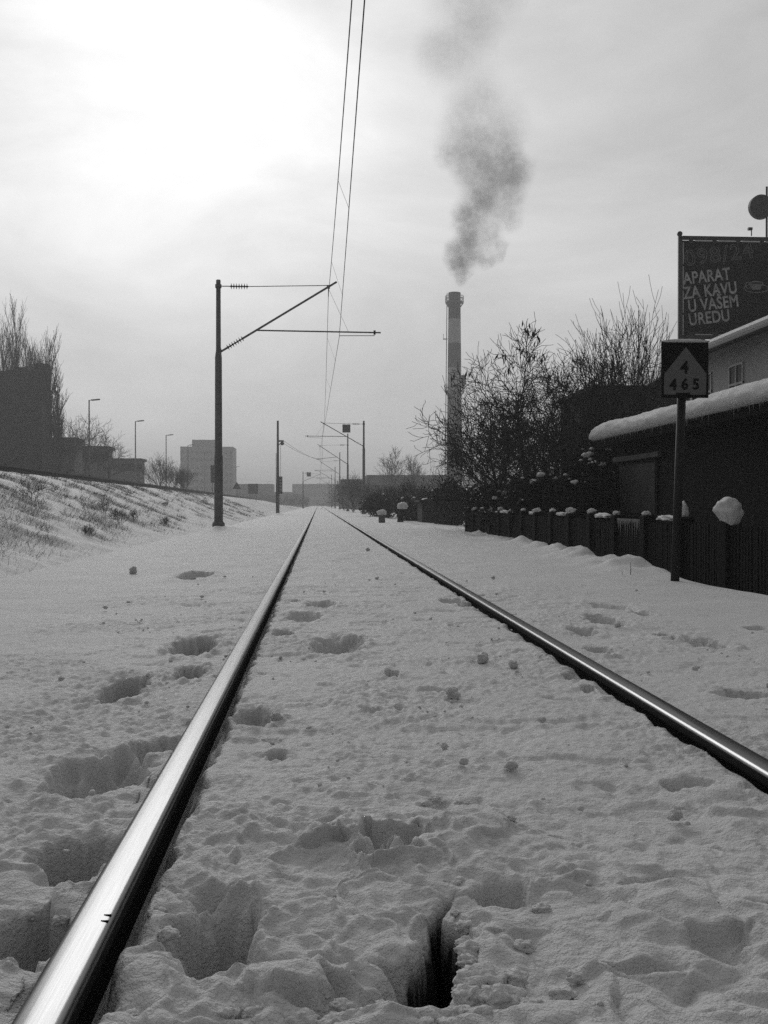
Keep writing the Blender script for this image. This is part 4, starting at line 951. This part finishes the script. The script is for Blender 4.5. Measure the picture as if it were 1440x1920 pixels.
PUFFS = [(905,450,24,.45),(915,425,26,.4),(935,390,26,.5),(900,345,30,.7),(880,330,24,.6),(905,275,34,.6),(940,272,30,.55),(868,262,30,.4),(862,235,34,.3),(920,230,40,.3),(890,190,40,.22),(860,535,8,.8),(866,522,11,.9),(858,512,13,.9),(872,512,12,.8),(852,498,16,1),(868,494,17,1),(858,476,20,1),(880,482,16,.9),(874,460,20,.9),(905,486,12,.7),(922,482,12,.7),(940,478,12,.65),(938,460,12,.5),(928,440,12,.45),(882,438,20,.85),(884,415,24,1),(896,392,25,1),(872,400,20,.8),(912,366,26,1),(930,345,28,1),(955,340,26,.9),(965,315,28,1),(950,295,26,.95),(920,310,28,.9),(895,300,28,.8),(870,290,26,.6),(842,285,20,.45),(868,312,20,.5),(955,368,22,.6),(945,395,26,.5),(955,412,18,.45),(930,420,18,.35),
 (885,250,36,.5),(925,255,38,.34),(875,215,34,.36),(905,200,36,.28),(955,225,40,.22),(850,260,26,.25),(890,160,44,.22),(850,95,50,.36),(820,105,36,.26),(880,60,48,.34),(890,20,50,.38),(860,0,52,.3),(920,-20,60,.34)]
sm = bpy.data.materials.new('smoke'); sm.use_nodes = True; q_ = sm.node_tree; q_.nodes.clear()
ge = N(q_, 'ShaderNodeTexCoord'); ns = N(q_, 'ShaderNodeTexNoise'); ns.inputs['Scale'].default_value = .24; ns.inputs['Detail'].default_value = 5; ns.inputs['Roughness'].default_value = .66; q_.links.new(ge.outputs['Object'], ns.inputs['Vector'])
sv = N(q_, 'ShaderNodeVectorMath', operation='SUBTRACT'); q_.links.new(ns.outputs['Color'], sv.inputs[0]); sv.inputs[1].default_value = (.5, .5, .5)
ma = N(q_, 'ShaderNodeVectorMath', operation='MULTIPLY_ADD'); q_.links.new(sv.outputs[0], ma.inputs[0]); ma.inputs[1].default_value = (4.6, 4.6, 4.6); q_.links.new(ge.outputs['Object'], ma.inputs[2])
s0 = at(862, 540, CY); tot = None
for (px, py, r, am_) in PUFFS:
    p = at(px, py, CY)-s0; p.y = 2.0*math.sin(px*1.7+py)
    di = N(q_, 'ShaderNodeVectorMath', operation='DISTANCE'); q_.links.new(ma.outputs[0], di.inputs[0]); di.inputs[1].default_value = p
    rm = r*K*1.8
    f = N(q_, 'ShaderNodeMapRange', interpolation_type='SMOOTHSTEP'); q_.links.new(di.outputs['Value'], f.inputs['Value']); f.inputs['From Min'].default_value = rm; f.inputs['From Max'].default_value = rm*.15; f.inputs['To Min'].default_value = 0; f.inputs['To Max'].default_value = am_*20/max(r, 16)
    tot = f.outputs[0] if tot is None else M_(q_, 'MAXIMUM', tot, f.outputs[0])
vo = N(q_, 'ShaderNodeVolumePrincipled'); vo.inputs['Color'].default_value = (.45, .45, .45, 1); nf = N(q_, 'ShaderNodeTexNoise'); nf.inputs['Scale'].default_value = .75; nf.inputs['Detail'].default_value = 5; nf.inputs['Roughness'].default_value = .65; q_.links.new(ge.outputs['Object'], nf.inputs['Vector'])
nm = N(q_, 'ShaderNodeMapRange'); q_.links.new(nf.outputs['Fac'], nm.inputs['Value']); nm.inputs['From Min'].default_value = .33; nm.inputs['From Max'].default_value = .62; nm.inputs['To Min'].default_value = .25; nm.inputs['To Max'].default_value = 1.35
q_.links.new(M_(q_, 'MULTIPLY', M_(q_, 'MULTIPLY', tot, nm.outputs[0]), .26), vo.inputs['Density']); vo.inputs['Anisotropy'].default_value = .2
mo = N(q_, 'ShaderNodeOutputMaterial'); q_.links.new(vo.outputs[0], mo.inputs['Volume'])
try: sm.cycles.volume_step_rate = .15
except Exception: pass
MAT['smoke'] = sm
env = [(538, 862, 10), (515, 862, 26), (490, 885, 62), (465, 890, 62), (430, 910, 72), (400, 910, 88), (360, 918, 92), (320, 915, 100), (285, 910, 105), (250, 910, 100), (215, 905, 95), (170, 890, 85), (120, 850, 85), (80, 855, 85), (30, 880, 100), (-20, 890, 115), (-70, 900, 90)]
V = []; F = []; n = 28
for (py, px, hw) in env:
    p = at(px, py, CY)-s0
    for i in range(n):
        a = 2*math.pi*i/n; k_ = 1+.08*mnoise.noise(Vector((math.cos(a)*2, math.sin(a)*2, py*.02))); V.append((p.x+hw*K*k_*math.cos(a), min(hw*K, 9)*k_*math.sin(a), p.z))
for j in range(len(env)-1):
    for i in range(n): F.append((j*n+i, j*n+(i+1) % n, (j+1)*n+(i+1) % n, (j+1)*n+i))
F.append(tuple(range(n-1, -1, -1))); F.append(tuple(range((len(env)-1)*n, len(env)*n)))
smo = mesh_obj('smoke_plume', V, F, 'smoke'); smo.location = s0
tag(smo, 'grey smoke plume drifting up from the factory chimney', 'smoke', kind='stuff')

# ------------------------------------------------------------------ small things on the snow
CL = [(850, 1303, 11, 'snow clod near the middle of the track, beyond the broken crust'), (908, 1237, 10, 'pointed snow clod leaning beside the rail with the thin bright edge'), (965, 1248, 7, 'small crusty snow clod closest to the darker rail'), (255, 1070, 6.5, 'little snow clod alone on the smooth bank before the ditch'), (835, 1400, 6, 'low snow crumb between the two rails in the trampled part'), (690, 1030, 3, 'tiny snow clod far down the middle of the track'), (1280, 1535, 12, 'snow clod on the trampled snow in front of the darker rail')]
for i, (px, py, r, lab) in enumerate(CL):
    X, Y = on_ground(px, py, -.03); rm = r*Y/FPX
    V, F = blob((0, 0, rm*.45), (rm, rm*.9, rm*1.1), i+60, .7, 1.1, sub=4)
    o_ = mesh_obj('snow_clod', V, F, 'snow', None, True); o_.location = (X, Y, -.04); tag(o_, lab, 'snow clod', 'snow clods on the track')
rng = np.random.default_rng(4); V = []; F = []
for i in range(80):
    Y = 1.5+rng.random()**1.6*9; X = rng.uniform(-1.6, 2.6)
    if abs(X-RL) < .07 or abs(X-RR) < .07: continue
    rm = .004+.012*rng.random()**3; v, f = blob((X, Y, -.030+rm*.2), (rm*1.3, rm*1.2, rm*.9), i, .6, 1.8, sub=2); b_ = len(V); V += v; F += [tuple(k+b_ for k in q) for q in f]
for i in range(1100):
    Y = 1.25+rng.random()**1.5*5.5; X = rng.uniform(-1.3, 2.2)
    if abs(X-RL) < .065 or abs(X-RR) < .065 or (.08 < X < .32 and 1.45 < Y < 2.0) or (-.28 < X < .02 and Y < 1.95) or perlin(np.array([X/.5]), np.array([Y/.5]), 80)[0] < -.12+.3*rng.random(): continue
    rm = .002+.0055*rng.random()**3; v, f = blob((X, Y, -.040+rm*.2), (rm*1.3, rm*1.2, rm), i, .6, 1.8, sub=1); b_ = len(V); V += v; F += [tuple(k+b_ for k in q) for q in f]
tag(mesh_obj('snow_crumbs', V, F, 'snow', None, True), 'loose snow crumbs scattered over the trampled track', 'snow crumbs', kind='stuff')
V = []; F = []
RUB = [(878,1795,16),(874,1760,14),(872,1730,15),(856,1705,8),(885,1775,22),(905,1830,40),(940,1865,34),(880,1860,24),(965,1830,22),(868,1890,16),(900,1900,26),(745,1900,20),(790,1915,24),(700,1908,22),(840,1915,20),
 (826,1582,8),(838,1560,9),(846,1545,8),(858,1520,11),(870,1500,12),(895,1520,16),(925,1545,16),(880,1545,14),(905,1570,15),(860,1585,13),(940,1580,12),(800,1500,8),(815,1492,10),(795,1612,15),(775,1620,9),(745,1612,8),(960,1530,9),(1000,1590,10),(860,1650,16),(890,1640,14),(835,1650,10),(850,1630,9),(980,1650,12),(1020,1700,14),(940,1720,20),(985,1770,16),
 (300,1690,14),(318,1730,16),(305,1660,10),(330,1830,16),(290,1850,14),(350,1870,18),(250,1880,16),(480,1880,20),(540,1850,16),(600,1845,18),(640,1870,16),(420,1880,22),(560,1900,30),(630,1905,26),(30,1650,12),(60,1690,12),(120,1700,12),(45,1830,16),(150,1810,14),(1060,1860,20),(1120,1890,22),(1000,1880,18),(1085,1830,14)]
for i, (px, py, r) in enumerate(RUB):
    X, Y = on_ground(px, py, -.03); rm = r*Y/FPX
    if abs(X-RL) < .05+rm: continue
    v, f = blob((X, Y, -.042-rm*.12), (rm*1.25, rm*1.1, rm*.72), i+200, .42, 1.7, sub=4); b_ = len(V); V += v; F += [tuple(k+b_ for k in q) for q in f]
tag(mesh_obj('broken_snow', V, F, 'snow', None, True), 'broken lumps of crusted snow around the hole between the rails', 'broken snow', kind='stuff')
X, Y = on_ground(845, 1173, -.03); o_ = MB().box((0, 0, .012), (.035, .03, .012), rot=Matrix.Rotation(.5, 3, 'X'), bev=.003).build('paper_scrap', 'litter'); o_.location = (X, Y, -.035); tag(o_, 'tiny white scrap of paper lying on the snow between the rails', 'litter')
X, Y = on_ground(1191, 1072, 0.0); g = gz(X, Y)
o_ = MB().tube([(0, 0, -.05), (.005, 0, .06), (0, 0, .12)], [.004, .003, .002], 5).tube([(-.08, 0, -.03), (-.085, 0, .05)], [.003, .001], 5).build('dead_stalk', 'twig'); o_.location = (X, Y, g); tag(o_, 'dry stalk sticking out of the snow mound by the fence', 'dead stalk')

# ------------------------------------------------------------------ winter haze
hz_top = s0.z-.35
V = [(-1150, -38, -4), (1150, -38, -4), (1150, 2100, -4), (-1150, 2100, -4), (-1150, -38, hz_top), (1150, -38, hz_top), (1150, 2100, hz_top), (-1150, 2100, hz_top)]
F = [(0,3,2,1),(4,5,6,7),(0,1,5,4),(1,2,6,5),(2,3,7,6),(3,0,4,7)]
hm = bpy.data.materials.new('haze'); hm.use_nodes = True; q_ = hm.node_tree; q_.nodes.clear()
vo = N(q_, 'ShaderNodeVolumePrincipled'); vo.inputs['Color'].default_value = (.95, .95, .95, 1); vo.inputs['Density'].default_value = .0014; vo.inputs['Anisotropy'].default_value = .25
mo = N(q_, 'ShaderNodeOutputMaterial'); q_.links.new(vo.outputs[0], mo.inputs['Volume']); MAT['haze'] = hm
tag(mesh_obj('haze', V, F, 'haze'), kind='stuff')
